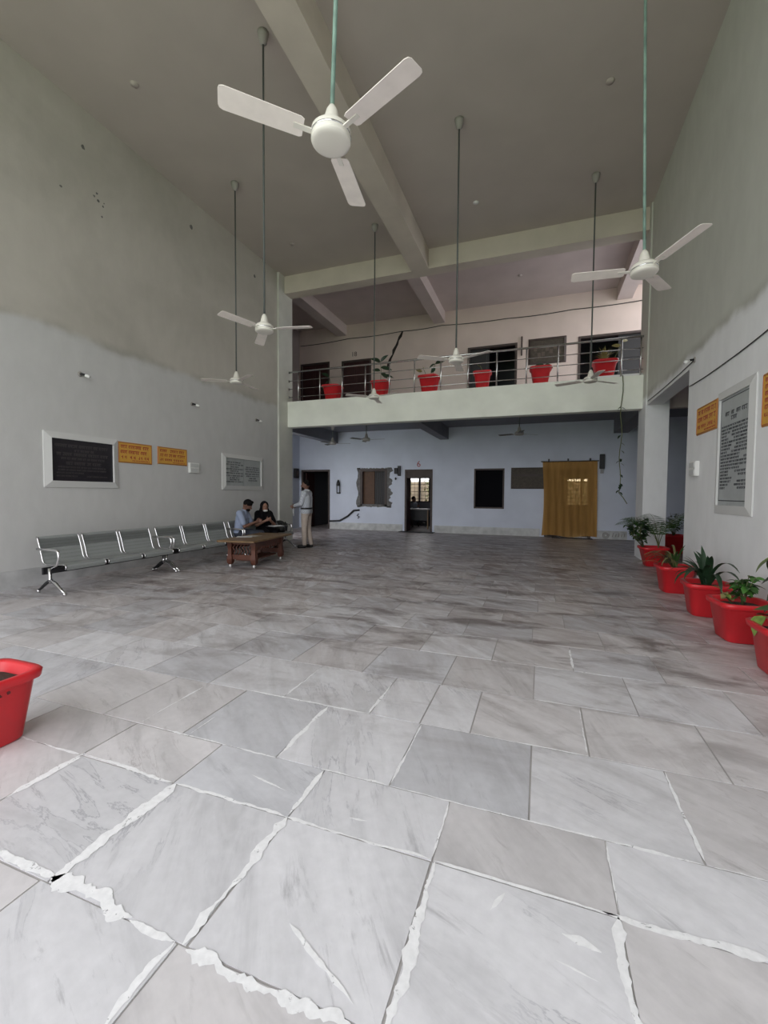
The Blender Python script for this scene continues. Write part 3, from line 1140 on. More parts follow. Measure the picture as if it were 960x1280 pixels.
# ceiling outlets
for k, (px_, py_) in enumerate([(763, 101), (365, 305), (595, 253), (168, 105), (650, 344)]):
    d = ray(px_, py_)
    zc = ZC if py_ < 320 else ZCG
    p = d * ((zc - CAM_H) / d.z)
    b = MB()
    b.lathe([(.055, zc - .018), (.06, zc - .004), (.06, zc + .001)], 14, (p.x, p.y, 0))
    tag(b.build('ceiling_rose', M_CEIL if k != 2 else M_WHITEP), ['round ceiling rose above the right side fan', 'round ceiling rose near the left wall corner', 'round white ceiling rose past the centre fan', 'round ceiling rose high over the black plaque', 'small fan hook box on gallery ceiling'][k], 'outlet')

# ------------------------------------------------------------------ gallery wall fittings
T = fr_back(.09, 6.09)
t = thing('notice_board', 'dark framed notice board on pink gallery wall', 'notice board', T.translation)
panel(t, T, 1.02, .70, .02, M_BOARD, 'board')
frame_around(t, T, 1.02, .70, .07, .04, M_DOORF)
for i in range(7):
    b = MB(T @ Matrix.Translation((-.36 + i * .12, rnd.uniform(-.16, .12), .02)))
    b.box((-.05, -.07, 0), (.05, .07, .002))
    b.build('pinned_note', mat('old_note', (.13, .10, .08), .8, noise=.3, nscale=30), t)
b = MB()
b.tube([(-.70, YW - .045, 6.0), (-.70, YW - .045, 6.62)], .025, 8)
tag(base_origin(b.build('wall_pipe', M_DOORF)), 'short dark vertical pipe beside the gallery notice board', 'pipe')
# long crack with dark edges in the gallery wall
b = MB()
pts = [(-4.86, 7.30), (-4.95, 7.12), (-5.03, 6.98), (-5.07, 6.85), (-5.18, 6.68), (-5.22, 6.52), (-5.33, 6.35), (-5.38, 6.18), (-5.45, 6.02)]
vs = []
for i, (x, z) in enumerate(pts):
    wd = .05 + .02 * math.sin(i * 2.1)
    wd *= .5 if i in (0, len(pts) - 1) else 1
    vs += [(x - wd, YW - .004, z), (x + wd, YW - .004, z)]
b._add(vs, [(2 * i, 2 * i + 1, 2 * i + 3, 2 * i + 2) for i in range(len(pts) - 1)])
b.build('wall_crack', mat('dark_crack', (.03, .022, .02), .95), wall_up)


def wire(name, pts, label, r=.009, sag=.0, m=M_WIRE):
    out_ = []
    for i in range(len(pts) - 1):
        a, c = Vector(pts[i]), Vector(pts[i + 1])
        for k in range(8):
            q = a.lerp(c, k / 8)
            q.z -= sag * math.sin(math.pi * k / 8)
            out_.append(q)
    out_.append(Vector(pts[-1]))
    b = MB()
    b.tube(out_, r, 6)
    return tag(b.build(name, m), label, 'wire')


wire('cable', [(-9.1, YW - .02, 7.22), (-7.0, YW - .02, 7.28), (-4.9, YW - .02, 7.30), (-3.4, YW - .02, 7.33), (-1.2, YW - .02, 7.28), (.8, YW - .02, 7.30), (3.1, YW - .02, 7.33)], 'thin black cable strung across the gallery wall', .012, .03)
wire('cable', [(XR - .012, 7.75, 3.03), (XR - .012, 6.5, 3.0), (XR - .012, 5.2, 3.03), (XR - .012, 3.0, 3.05), (XR - .012, .5, 3.05)], 'thin black cable running along the right wall above the signs', .007, .01)
wire('cable', [(XR - .012, 10.5, 3.37), (XR - .012, 9.0, 3.35), (XR - .012, 7.62, 3.37)], 'thin cable along the top edge of the passage opening', .007, .005)


def number(txt, x, z, y, size, m, label, par, name='room_number'):
    cu = bpy.data.curves.new(name, 'FONT')
    cu.body = txt
    cu.size = size
    cu.align_x = 'CENTER'
    cu.extrude = .002
    o = bpy.data.objects.new('tmp', cu)
    COL.objects.link(o)
    dg = bpy.context.evaluated_depsgraph_get()
    me = bpy.data.meshes.new_from_object(o.evaluated_get(dg))
    bpy.data.objects.remove(o)
    me.transform(Matrix.Translation((x, y, z)) @ Matrix.Rotation(R(90), 4, 'X'))
    me.materials.clear()
    me.materials.append(m)
    r = link(name, me, par)
    r['label'] = label
    return r


number('6', -4.20, 2.38, YW - .004, .30, M_REDTX, 'red painted number 6 over the door with a seated clerk', wall_back)
number('18', -6.78, 6.60, YW - .004, .24, M_DOORF, 'faint number 18 above a maroon gallery door', wall_up)

# ------------------------------------------------------------------ ground floor back wall fittings
t = thing('wall_lamp', 'black box lamp on pale blue wall beside door six', 'lamp', (-4.98, YW, 2.2))
b = MB()
b.box((-4.98, YW - .09, 2.05), (-4.88, YW, 2.42))
b.build('back_box', M_BLACKM, t)
b = MB()
b.box((-5.10, YW - .13, 2.13), (-4.985, YW - .02, 2.34))
b.build('lamp_head', M_BLACKM, t)
b = MB()
b.ball((-5.07, YW - .045, 1.95), (.035, .025, .05))
b.build('dangling_plug', M_BLACKM, t)
t = thing('wall_lamp', 'dark lantern-like bracket on pale blue wall beside the dark open door', 'lamp', (-7.4, YW, 1.7))
b = MB()
b.lathe([(.02, .20), (.06, .1), (.075, 0), (.06, -.03)], 12, (-7.40, YW - .08, 1.72))
b.build('cap', M_BLACKM, t)
for s in (-.06, .06):
    b = MB()
    b.box((-7.40 + s - .012, YW - .09, 1.42), (-7.40 + s + .012, YW - .06, 1.72))
    b.build('side_bar', M_BLACKM, t)
b = MB()
b.box((-7.46, YW - .10, 1.38), (-7.34, YW, 1.43))
b.build('base', M_BLACKM, t)
t = thing('electric_box', 'black switch box on wall at the upper corner of the tan curtain', 'box', (1.74, YW, 2.3))
b = MB()
b.box((1.72, YW - .12, 2.22), (1.86, YW, 2.68))
b.build('box', M_BLACKM, t, bevel=.01)
b = MB()
b.box((1.75, YW - .06, 2.08), (1.84, YW - .0, 2.22))
b.build('socket', mat('grey_plastic', (.3, .3, .31), .5), t)
t = thing('electric_box', 'dark meter box on shaded side wall behind the left pilaster', 'box', (GX0, 14.9, 2.0))
b = MB()
b.box((GX0, 14.78, 1.98), (GX0 + .12, 15.02, 2.36))
b.build('box', M_BLACKM, t, bevel=.01)
b = MB()
b.box((GX0 + .118, 14.83, 2.05), (GX0 + .135, 14.97, 2.25))
b.build('cover', M_DOORF, t)
T = fr_back(-.43, 1.94)
t = thing('notice_board', 'low wide dark brown board between black window and tan curtain', 'notice board', T.translation)
panel(t, T, 1.02, .66, .03, M_BOARD, 'board')
frame_around(t, T, 1.02, .66, .025, .035, M_DOORF)
b = MB(T @ Matrix.Translation((0, .1, .03)))
b.box((-.45, -.03, 0), (.45, .03, .003))
b.build('title_strip', M_DOORF, t)
wire('cable', [(-7.8, YW - .045, .30), (-7.35, YW - .045, .33), (-7.0, YW - .045, .52), (-6.75, YW - .045, .74), (-6.52, YW - .045, .76)], 'thick black hose curling out along the pale blue wall', .035)
b = MB()
b.tube([(-6.55, YW - .045, .62), (-6.62, YW - .045, .55), (-6.52, YW - .045, .50), (-6.58, YW - .045, .44)], .018, 6)
tag(b.build('cable_end', M_WIRE), 'loose dark cable end on pale blue wall below the hose', 'wire')

# tan curtain over the doorway, with rod and hooks
tc = NT('curtain_cloth', .9)
n_ = tc.noise(tc.mapping(tc.pos, (6, 1, .6)), 2, 5)
colr = tc.ramp(n_, [(.3, (.50, .265, .075)), (.7, (.66, .37, .11))])
tc.out(colr)
tr = tc.nt.nodes.new('ShaderNodeBsdfTransparent')
tl = tc.nt.nodes.new('ShaderNodeBsdfTranslucent')
tc.link(colr, tl.inputs['Color'])
tr.inputs['Color'].default_value = (.95, .75, .45, 1)
mx = tc.nt.nodes.new('ShaderNodeMixShader')
mx.inputs[0].default_value = .25
tc.link(tc.b.outputs[0], mx.inputs[1])
tc.link(tl.outputs[0], mx.inputs[2])
mx2 = tc.nt.nodes.new('ShaderNodeMixShader')
mx2.inputs[0].default_value = .30
tc.link(mx.outputs[0], mx2.inputs[1])
tc.link(tr.outputs[0], mx2.inputs[2])
tc.link(mx2.outputs[0], tc.nt.nodes['Material Output'].inputs['Surface'])
t = thing('curtain', 'tan brown cloth curtain hung over a doorway in the pale blue wall', 'curtain', (.83, YW - .1, 0))
b = MB()
nu, nv = 64, 20
vs = []
for j in range(nv + 1):
    for i in range(nu + 1):
        u, v = i / nu, j / nv
        x = .03 + 1.62 * u + .05 * (1 - v) * (u - .2) + .07 * (1 - u) * math.sin(math.pi * (1 - v) * .9) * .9
        y = YW - .10 + .028 * math.sin(u * 46 + 2 * math.sin(v * 2)) * (.35 + .65 * (1 - v)) + .02 * math.sin(u * 11)
        z = .05 + .025 * math.sin(u * 9) * (1 - v) + v * 2.41
        vs.append((x, y, z))
b._add(vs, [(j * (nu + 1) + i, j * (nu + 1) + i + 1, (j + 1) * (nu + 1) + i + 1, (j + 1) * (nu + 1) + i) for j in range(nv) for i in range(nu)], True)
b.build('cloth', tc.m, t)
b = MB()
b.tube([(-.02, YW - .10, 2.475), (1.70, YW - .10, 2.475)], .014, 8)
b.build('rod', M_BLACKM, t)
for x in (.22, .80, 1.45):
    b = MB()
    b.box((x - .02, YW - .12, 2.46), (x + .02, YW, 2.56))
    b.build('hook', M_BLACKM, t)
for a, c, lab, yy in ((.35, 1.55, 'thin black door mat under the tan curtain', YW - .38), (-4.86, -3.56, 'thin black mat on floor before the door numbered six', YW - .34)):
    b = MB()
    b.box((a, yy, .001), (c, yy + .30, .022))
    tag(base_origin(b.build('door_mat', M_BLACKM, bevel=.006)), lab, 'mat')
# scribbled patch on the base course by the curtain
b = MB(fr_back(1.95, .13, YW - .021))
for k in range(26):
    a = k * .5
    r0 = .03 + .003 * k
    p = (r0 * math.cos(a), r0 * math.sin(a))
    q = (r0 * math.cos(a + .5), r0 * math.sin(a + .5))
    b.tube([(*p, 0), (*q, 0)], .012, 5)
for k in range(5):
    b.tube([(.2 + k * .08, -.05, 0), (.22 + k * .08, .07 - .03 * (k % 2), 0)], .012, 5)
b.build('painted_scrawl', M_CUP, bpy.data.objects['baseboard_back'])['label'] = 'dark round scrawl on pale base course'

# hanging creeper in front of the corridor at right
t = thing('hanging_vine', 'sparse dry creeper dangling from gallery edge near the right column', 'vine', (1.64, YS - .04, 1.55))
vp = [(1.64, YS - .03, 4.04)] + [(1.64 + .02 * math.sin(k), YS - .03, 4.0 - .16 * k) for k in range(1, 17)] + [(1.72, YS - .03, 1.34), (1.80, YS - .04, 1.20)]
b = MB()
b.tube(vp, .009, 6)
b.build('stem', M_STEM, t)


def leaf_mesh(w, l, fold=.15, droop=.3, n=6, heart=False):
    """a broad leaf along +x with a mid fold"""
    bm = MB()
    vs, fs = [], []
    for i in range(n + 1):
        s = i / n
        wd = w * (math.sin(math.pi * (s ** (.6 if heart else .85))) ** .8 if 0 < s < 1 else (.25 if (heart and s == 0) else .02))
        z = -droop * l * s * s
        vs += [(l * s, -wd / 2, z + fold * wd), (l * s, 0, z), (l * s, wd / 2, z + fold * wd)]
    for i in range(n):
        a = i * 3
        fs += [(a, a + 1, a + 4, a + 3), (a + 1, a + 2, a + 5, a + 4)]
    return vs, fs


def put_leaf(b, p, az, el, w, l, roll=0., **kw):
    T = Matrix.Translation(p) @ Matrix.Rotation(az, 4, 'Z') @ Matrix.Rotation(-el, 4, 'Y') @ Matrix.Rotation(roll, 4, 'X')
    vs, fs = leaf_mesh(w, l, **kw)
    b._add([T @ Vector(v) for v in vs], fs, True)


for k, z in enumerate((3.35, 3.33, 2.72, 2.55, 2.38, 2.2, 2.16, 2.1, 1.85, 1.65, 1.62, 1.58, 1.5, 1.46)):
    b = MB()
    put_leaf(b, (1.64, YS - .03, z), rnd.uniform(0, 6.28), -.4, .06, .11)
    b.build('leaf', M_LEAFD, t)
# ------------------------------------------------------------------ potted plants
def pot_ring(half, z, n=40, e=5.0):
    out_ = []
    for k in range(n):
        a = 2 * math.pi * (k + .5) / n
        c, s = math.cos(a), math.sin(a)
        r = half / (abs(c) ** e + abs(s) ** e) ** (1 / e)
        out_.append((r * c, r * s, z))
    return out_


def make_pot(t, half=.24, base=.165, h=.38, soil=True):
    b = MB()
    rim = half
    b.rings([pot_ring(base * .9, 0), pot_ring(base, .012), pot_ring(base + (rim - .03 - base) * .93, h - .06), pot_ring(rim - .024, h - .055),
             pot_ring(rim - .006, h - .045), pot_ring(rim, h - .008), pot_ring(rim - .008, h), pot_ring(rim - .035, h), pot_ring(rim - .045, h - .01), pot_ring(base, .10)], True, True)
    p = b.build('pot', M_RED, t, local=True)
    b = MB()
    b.rings([pot_ring(rim - .045, h - .07), pot_ring(rim - .07, h - .052), pot_ring(.05, h - .045)], False, True)
    b.build('soil', M_SOIL, t, local=True)
    return h - .05


def strap(b, p, az, L, w, el0, curl, n=10, fold=.25):
    """strap leaf that starts at elevation el0 and bends over by curl (radians) along its length"""
    vs, fs = [], []
    q = Vector(p)
    h = Vector((math.cos(az), math.sin(az), 0))
    side = Vector((-math.sin(az), math.cos(az), 0))
    for i in range(n + 1):
        s = i / n
        el = el0 - curl * s ** 1.3
        d = h * math.cos(el) + Vector((0, 0, math.sin(el)))
        if i:
            q = q + d * (L / n)
        wd = w * min(1, .45 + 2.2 * s) * (1 - max(0, (s - .6) / .4) ** 1.8 * .95)
        up_ = side.cross(d) * -1
        vs += [q - side * wd / 2 + up_ * fold * wd * .5, q.copy(), q + side * wd / 2 + up_ * fold * wd * .5]
    for i in range(n):
        a = i * 3
        fs += [(a, a + 1, a + 4, a + 3), (a + 1, a + 2, a + 5, a + 4)]
    b._add(vs, fs, True)
    return q


def straps(t, z, specs, m, name='leaf'):
    for az, L, w, el, curl in specs:
        b = MB()
        strap(b, (rnd.uniform(-.03, .03), rnd.uniform(-.03, .03), z), R(az), L, w, R(el), R(curl))
        b.build(name, m, t, local=True)


def shrub(t, z, n, r, h, m, lw=.05, ll=.09, stems=5, cx=0, cy=0, mats=None):
    for k in range(stems):
        b = MB()
        a = 6.28 * k / stems + rnd.uniform(-.3, .3)
        top = Vector((cx + r * .6 * math.cos(a), cy + r * .6 * math.sin(a), z + h * rnd.uniform(.7, 1)))
        b.tube([(cx * .5, cy * .5, z), Vector((cx, cy, z)).lerp(top, .5) + Vector((0, 0, .04)), top], [.006, .005, .003], 5)
        st = b.build('stem', M_STEM, t, local=True)
        for i in range(n // stems):
            s = rnd.uniform(.35, 1)
            p = Vector((cx * .5, cy * .5, z)).lerp(top, s)
            b = MB()
            put_leaf(b, p, rnd.uniform(0, 6.28), rnd.uniform(-.5, .6), lw * rnd.uniform(.7, 1.2), ll * rnd.uniform(.7, 1.2), rnd.uniform(-.5, .5))
            b.build('leaf', (mats and rnd.choice(mats)) or m, st, local=True)


def palm(t, z, n, L, cx=0., cy=0., azs=None, el=(60, 80), curl=(70, 110)):
    for k in range(n):
        az = R(azs[k]) if azs else rnd.uniform(0, 6.28)
        el0, cu = R(rnd.uniform(*el)), R(rnd.uniform(*curl))
        h = Vector((math.cos(az), math.sin(az), 0))
        side = Vector((-math.sin(az), math.cos(az), 0))
        q = Vector((cx, cy, z))
        pts = [q.copy()]
        N = 16
        b = MB()
        for i in range(1, N + 1):
            e = el0 - cu * (i / N) ** 1.2
            d = h * math.cos(e) + Vector((0, 0, math.sin(e)))
            q = q + d * (L / N)
            pts.append(q.copy())
            if i > 4:
                for s in (-1, 1):
                    ln = L * .30 * math.sin(math.pi * (i - 3) / (N - 1)) + .03
                    dr = (side * s * .8 + d * .6 + Vector((0, 0, -.35))).normalized()
                    tip = q + dr * ln
                    mid = q + dr * ln * .5
                    wv = d * .009
                    b._add([q - wv * .4, mid - wv, tip, mid + wv, q + wv * .4], [(0, 1, 2, 3, 4)], True)
        fr = b.build('frond', M_LEAF, t, local=True)
        b = MB()
        b.tube(pts, [.006 - .004 * i / N for i in range(N + 1)], 5)
        b.build('rib', M_STEM, fr, local=True)


def heart(t, p, az, el, s, m, name='leaf'):
    b = MB()
    put_leaf(b, p, az, el, s * .85, s, rnd.uniform(-.2, .2), heart=True, droop=.25)
    return b.build(name, m, t, local=True)


G1 = 'red plastic pots along the right wall'
PXW = 1.835
# 1: pothos, at the frame edge
t = thing('potted_plant', 'red pot of pothos with one pale lime leaf, on floor by the right wall', 'potted plant', (PXW, 4.16, 0), group=G1)
z = make_pot(t)
heart(t, (-.15, .06, z + .10), R(200), R(-50), .17, M_LEAFL)
for p, az, el, s, m in (((-.02, .02, z + .15), 160, 10, .20, M_LEAF), ((.02, .1, z + .45), 150, -20, .20, M_LEAFD), ((.0, .12, z + .52), 100, -10, .20, M_LEAFD), ((.02, .08, z + .36), 180, -30, .20, M_LEAFD),
                        ((.0, .1, z + .24), 170, -30, .18, M_LEAFD), ((-.06, .2, z + .55), 150, -40, .16, M_LEAFL), ((-.05, .1, z + .08), 120, 10, .16, M_LEAF), ((.05, -.05, z + .1), 250, 15, .2, M_LEAF), ((.05, .0, z + .3), 300, 5, .2, M_LEAFD)):
    heart(t, p, R(az), R(el), s, m)
b = MB()
b.tube([(0, 0, z), (.02, .04, z + .25), (-.01, .12, z + .55)], .006, 6)
b.build('stem', M_STEM, t, local=True)
b = MB()
b.tube([(0, 0, z), (-.08, .05, z + .09), (-.15, .06, z + .10)], .004, 6)
b.build('stem', M_STEM, t, local=True)
# 2: leafy herb
t = thing('potted_plant', 'red pot with a bushy bright green herb, before the marble plaque', 'potted plant', (PXW, 5.05, 0), R(4), group=G1)
z = make_pot(t, .243)
shrub(t, z, 90, .14, .30, M_LEAF, .06, .09, 8, .02, .0, [M_LEAF, M_LEAF, mat('leaf_bright', (.06, .17, .03), .45)])
shrub(t, z, 12, .05, .14, M_LEAFL, .05, .08, 3, -.12, .06, [M_LEAFL, M_LEAFY])
# 3: crinum lily
t = thing('potted_plant', 'red pot with dark strap-leaved lily arching against the white wall', 'potted plant', (PXW, 5.98, 0), R(-3), group=G1)
z = make_pot(t)
straps(t, z, [(95, .50, .055, 84, 30), (110, .48, .06, 86, 60), (150, .56, .06, 78, 110), (165, .52, .06, 80, 130), (200, .55, .06, 74, 150), (-75, .62, .05, 64, 95), (-84, .90, .04, 62, 85), (-88, .62, .055, 70, 150),
              (100, .45, .06, 75, 80), (110, .45, .06, 80, 40), (130, .46, .065, 82, 90), (-100, .50, .06, 84, 60), (-95, .45, .06, 82, 80), (180, .42, .065, 85, 60), (230, .52, .06, 78, 130), (90, .50, .06, 76, 140), (250, .42, .06, 86, 40),
              (140, .5, .055, 70, 130), (215, .46, .06, 82, 110), (170, .4, .06, 86, 50)], M_LEAFD)
# 4: spider plant
t = thing('potted_plant', 'red pot with thin brownish arching spider leaves', 'potted plant', (PXW, 7.25, 0), R(3), group=G1)
z = make_pot(t)
straps(t, z, [(160 + rnd.uniform(-80, 80), rnd.uniform(.4, .68), .030, rnd.uniform(62, 84), rnd.uniform(100, 165)) for _ in range(24)], mat('leaf_olive', (.16, .15, .06), .5, noise=.4, nscale=9))
straps(t, z + .03, [(190, .62, .03, 25, 45)], M_LEAFY)
straps(t, z, [(-75, .42, .03, 84, 40), (-80, .40, .03, 80, 50), (-95, .40, .03, 78, 60), (-85, .36, .03, 75, 50), (-120, .36, .03, 76, 60)], M_LEAF)
# 5: palm and shrub
t = thing('potted_plant', 'red pot with young palm and round-leaved shrub at the column foot', 'potted plant', (2.10, 9.78, 0), R(5), group=G1)
z = make_pot(t, .25, .15)
palm(t, z, 9, 1.0, .10, .03, [190, 205, 160, 235, 120, 20, 330, 90, 260], (80, 89), (55, 105))
shrub(t, z, 150, .26, .60, M_LEAFD, .08, .10, 9, -.32, -.04, [M_LEAFD, M_LEAFD, M_LEAF])
# 6: bushy plant in the passage
t = thing('potted_plant', 'red pot with dark bushy plant standing inside the passage', 'potted plant', (3.05, 12.25, 0), R(8), group=G1)
z = make_pot(t, .27, .19, .44)
shrub(t, z, 60, .24, .6, M_LEAFD, .06, .10, 8, 0, 0, [M_LEAFD])
palm(t, z, 5, .8, 0, 0, [170, 200, 230, 100, 300])
# 7: the big one beside the camera's left
t = thing('flower_pot', 'large empty red pot with dark stains on the open floor, away from walls', 'pot', (-2.83, 1.425, 0), 0)
make_pot(t, .215, .135, .385)
b = MB()
for p in ((.19, -.07, .30), (.186, -.02, .302), (.188, -.045, .292), (.187, .02, .305)):
    b.prism([(rnd.uniform(.006, .016) * math.cos(a), rnd.uniform(.006, .016) * math.sin(a)) for a in (0, .9, 1.8, 2.7, 3.6, 4.5, 5.4)], .0015,
            Matrix.Translation((p[0] - .0065, p[1], p[2])) @ Matrix.Rotation(R(78), 4, 'Y'))
b.build('stain', mat('dark_stain', (.12, .02, .02), .8), t, local=True)

# gallery pots
G2 = 'red pots along the gallery railing'
YP = 11.27


def gpot(x, label, half=.25, h=.44):
    t = thing('potted_plant', label, 'potted plant', (x, YP, ZG + .02), R(rnd.uniform(-6, 6)), G2)
    return t, make_pot(t, half, half * .62, h)


def stalk(t, base, top, leaves, m):
    b = MB()
    b.tube([base, (Vector(base) + Vector(top)) / 2 + Vector((.02, 0, 0)), top], .007, 6)
    s = b.build('stem', M_STEM, t, local=True)
    for p, az, el, w, l in leaves:
        b = MB()
        put_leaf(b, p, R(az), R(el), w, l, R(rnd.choice((-1, 1)) * rnd.uniform(45, 80)))
        b.build('leaf', m, s, local=True)


t, z = gpot(-5.68, 'red gallery pot with drooping leaf, before the maroon doors', .27)
stalk(t, (-.05, 0, z), (-.12, 0, z + .35), [((-.12, 0, z + .33), 200, 30, 0.108, 0.225), ((-.14, 0, z + .1), 190, -20, 0.095, 0.250), ((-.1, 0, z + .2), 170, -10, 0.081, 0.200)], M_LEAFD)
t, z = gpot(-4.22, 'red gallery pot with tall leafy stem, below the wall crack')
stalk(t, (0, 0, z), (0, 0, z + .62), [((0, 0, z + .6), 160, 30, 0.121, 0.325), ((0, 0, z + .45), 20, -5, 0.121, 0.325), ((0, 0, z + .3), 0, -30, 0.121, 0.300), ((0, 0, z + .35), 180, 20, 0.108, 0.275), ((0, 0, z + .6), 60, 50, 0.108, 0.300), ((.05, 0, z + .22), 10, 0, 0.121, 0.312)], M_LEAFD)
t, z = gpot(-2.84, 'red gallery pot with two thin stems, before bare pink wall', .27, .47)
stalk(t, (.05, 0, z), (.16, 0, z + .38), [((.16, 0, z + .36), 10, 25, 0.135, 0.250), ((.16, 0, z + .36), 190, -20, 0.108, 0.200), ((.14, 0, z + .28), 260, -50, 0.108, 0.200)], M_LEAFD)
stalk(t, (-.08, 0, z), (-.18, 0, z + .30), [((-.18, 0, z + .3), 100, 40, 0.081, 0.150), ((-.2, 0, z + .2), 200, 20, 0.081, 0.175)], M_LEAFY)
t, z = gpot(-1.46, 'red gallery pot with single bare twig, before the wide dark opening', .23, .46)
stalk(t, (0, 0, z), (-.06, 0, z + .22), [((-.06, 0, z + .2), 150, 40, 0.027, 0.100)], M_STEM)
t, z = gpot(-.07, 'red gallery pot with wilted leaves, below the notice board', .26, .44)
stalk(t, (0, 0, z), (.08, 0, z + .12), [((.08, 0, z + .12), 0, -20, 0.108, 0.225), ((.08, 0, z + .12), 180, 0, 0.108, 0.250), ((.1, 0, z + .1), 20, -60, 0.095, 0.200)], M_LEAFD)
t, z = gpot(1.32, 'red gallery pot crowded with dry yellowish stalks', .27, .46)
straps(t, z, [(rnd.uniform(0, 360), rnd.uniform(.26, .42), .04, rnd.uniform(66, 88), rnd.uniform(20, 90)) for _ in range(34)], M_LEAFY)
stalk(t, (.15, .08, z), (.38, .12, z + .55), [((.38, .12, z + .5), 30, 30, .08, .2), ((.36, .12, z + .42), 170, 10, .08, .2), ((.38, .12, z + .52), 90, 40, .08, .18)], M_LEAFY)

# ------------------------------------------------------------------ steel benches (local x: away from the wall, y: along)
SP = NT('perforated_grey_steel', .42)
vor = SP.nt.nodes.new('ShaderNodeTexVoronoi')
vor.inputs['Scale'].default_value = 70
vor.inputs['Randomness'].default_value = 0
SP.link(SP.pos, vor.inputs['Vector'])
SP.out(SP.ramp(vor.outputs['Distance'], [(.22, (.11, .115, .115)), (.30, (.27, .285, .28))]))
SP.b.inputs['Specular IOR Level'].default_value = .3


def make_bench(label):
    t = thing('waiting_bench', label, 'bench', (0, 0, 0), group='three-seat steel benches along the left wall')
    L = 1.84
    prof = [(.235, .345), (.245, .375), (.225, .40), (.10, .395), (-.12, .385), (-.19, .395), (-.225, .44), (-.27, .60), (-.315, .735), (-.335, .76)]
    for k in range(3):
        y0, y1 = .02 + k * .612, .02 + k * .612 + .575
        b = MB()
        n = len(prof)
        vs = [(x, y0 + .02, z) for x, z in prof] + [(x, y1 - .02, z) for x, z in prof] + [(x + .004, y0 + .02, z - .012) for x, z in prof] + [(x + .004, y1 - .02, z - .012) for x, z in prof]
        fs = []
        for i in range(n - 1):
            fs += [(i, i + 1, n + i + 1, n + i), (2 * n + i, 3 * n + i, 3 * n + i + 1, 2 * n + i + 1), (i, 2 * n + i, 2 * n + i + 1, i + 1), (n + i, n + i + 1, 3 * n + i + 1, 3 * n + i)]
        fs += [(0, n, 3 * n, 2 * n), (n - 1, 3 * n - 1, 4 * n - 1, 2 * n - 1)]
        b._add(vs, [q for q in fs if max(q) < 2 * n], True)
        b._add(vs, [q for q in fs if min(q) >= 2 * n], True)
        b._add(vs, [q for q in fs if min(q) < 2 * n <= max(q)], False)
        bmesh.ops.delete(b.bm, geom=[v for v in b.bm.verts if not v.link_faces], context='VERTS')
        s = b.build('seat_shell', SP.m, t, local=True)
        for yy in (y0 + .008, y1 - .008):
            b = MB()
            b.tube([(x, yy, z) for x, z in prof], .010, 7)
            b.build('side_rail', M_CHROME, s, local=True)
    b = MB()
    b.box((-.06, -.02, .285), (.02, L + .02, .345))
    b.build('beam', M_BLACKM, t, local=True)
    b = MB()
    b.box((-.20, .0, .25), (-.17, L, .345))
    b.build('rear_strip', M_BLACKM, t, local=True)
    for yy in (-.01, L + .01):
        b = MB()
        b.tube([(-.27, yy, .60), (-.05, yy, .60), (.12, yy, .595), (.155, yy, .57), (.16, yy, .50), (.12, yy, .40), (.02, yy, .35)], [.016, .018, .018, .018, .016, .014, .014], 8)
        b.build('armrest', M_CHROME, t, local=True)
        b = MB()
        b.tube([(-.02, yy, .35), (-.02, yy, .20), (.0, yy, .15)], .022, 10)
        lg = b.build('leg', M_CHROME, t, local=True)
        for sx in (1, -1):
            b = MB()
            b.tube([(-.01, yy, .19), (sx * .09, yy, .15), (sx * .20, yy, .07), (sx * .26, yy, .035)], [.024, .022, .018, .016], 8)
            b.build('foot', M_CHROME if sx > 0 else M_BLACKM, lg, local=True)
            b = MB()
            b.tube([(sx * .26, yy, .001), (sx * .26, yy, .045)], .022, 10)
            b.build('glide', M_CHROME, lg, local=True)
    return t


BX = -6.16
bench = make_bench('three-seat grey steel bench below the black plaque')
bench.location = (BX, 3.90, 0)
WM[bench.name] = Matrix.Translation(bench.location)
scan_kids()
copy_tree(bench, (BX, 5.82, 0), 0, 'three-seat grey steel bench below the white switch box, empty')
copy_tree(bench, (BX, 7.74, 0), 0, 'three-seat grey steel bench with a man and a woman seated on it')

b = MB()
b.ball((BX - .02, 9.31, .545), (.15, .20, .155), 3)
b.ball((BX + .07, 9.31, .50), (.09, .15, .10), 3)
bag = thing('backpack', 'dark rounded backpack on the last seat of the occupied bench', 'bag', (BX, 9.31, .40))
b.build('body', mat('dark_bag', (.035, .035, .033), .8, noise=.3, nscale=20), bag)
for s in (-.07, .07):
    b = MB()
    b.tube([(BX + .10, 9.31 + s, .66), (BX + .165, 9.31 + s, .56), (BX + .15, 9.31 + s, .43)], .014, 6)
    b.build('strap', M_BLACKM, bag)

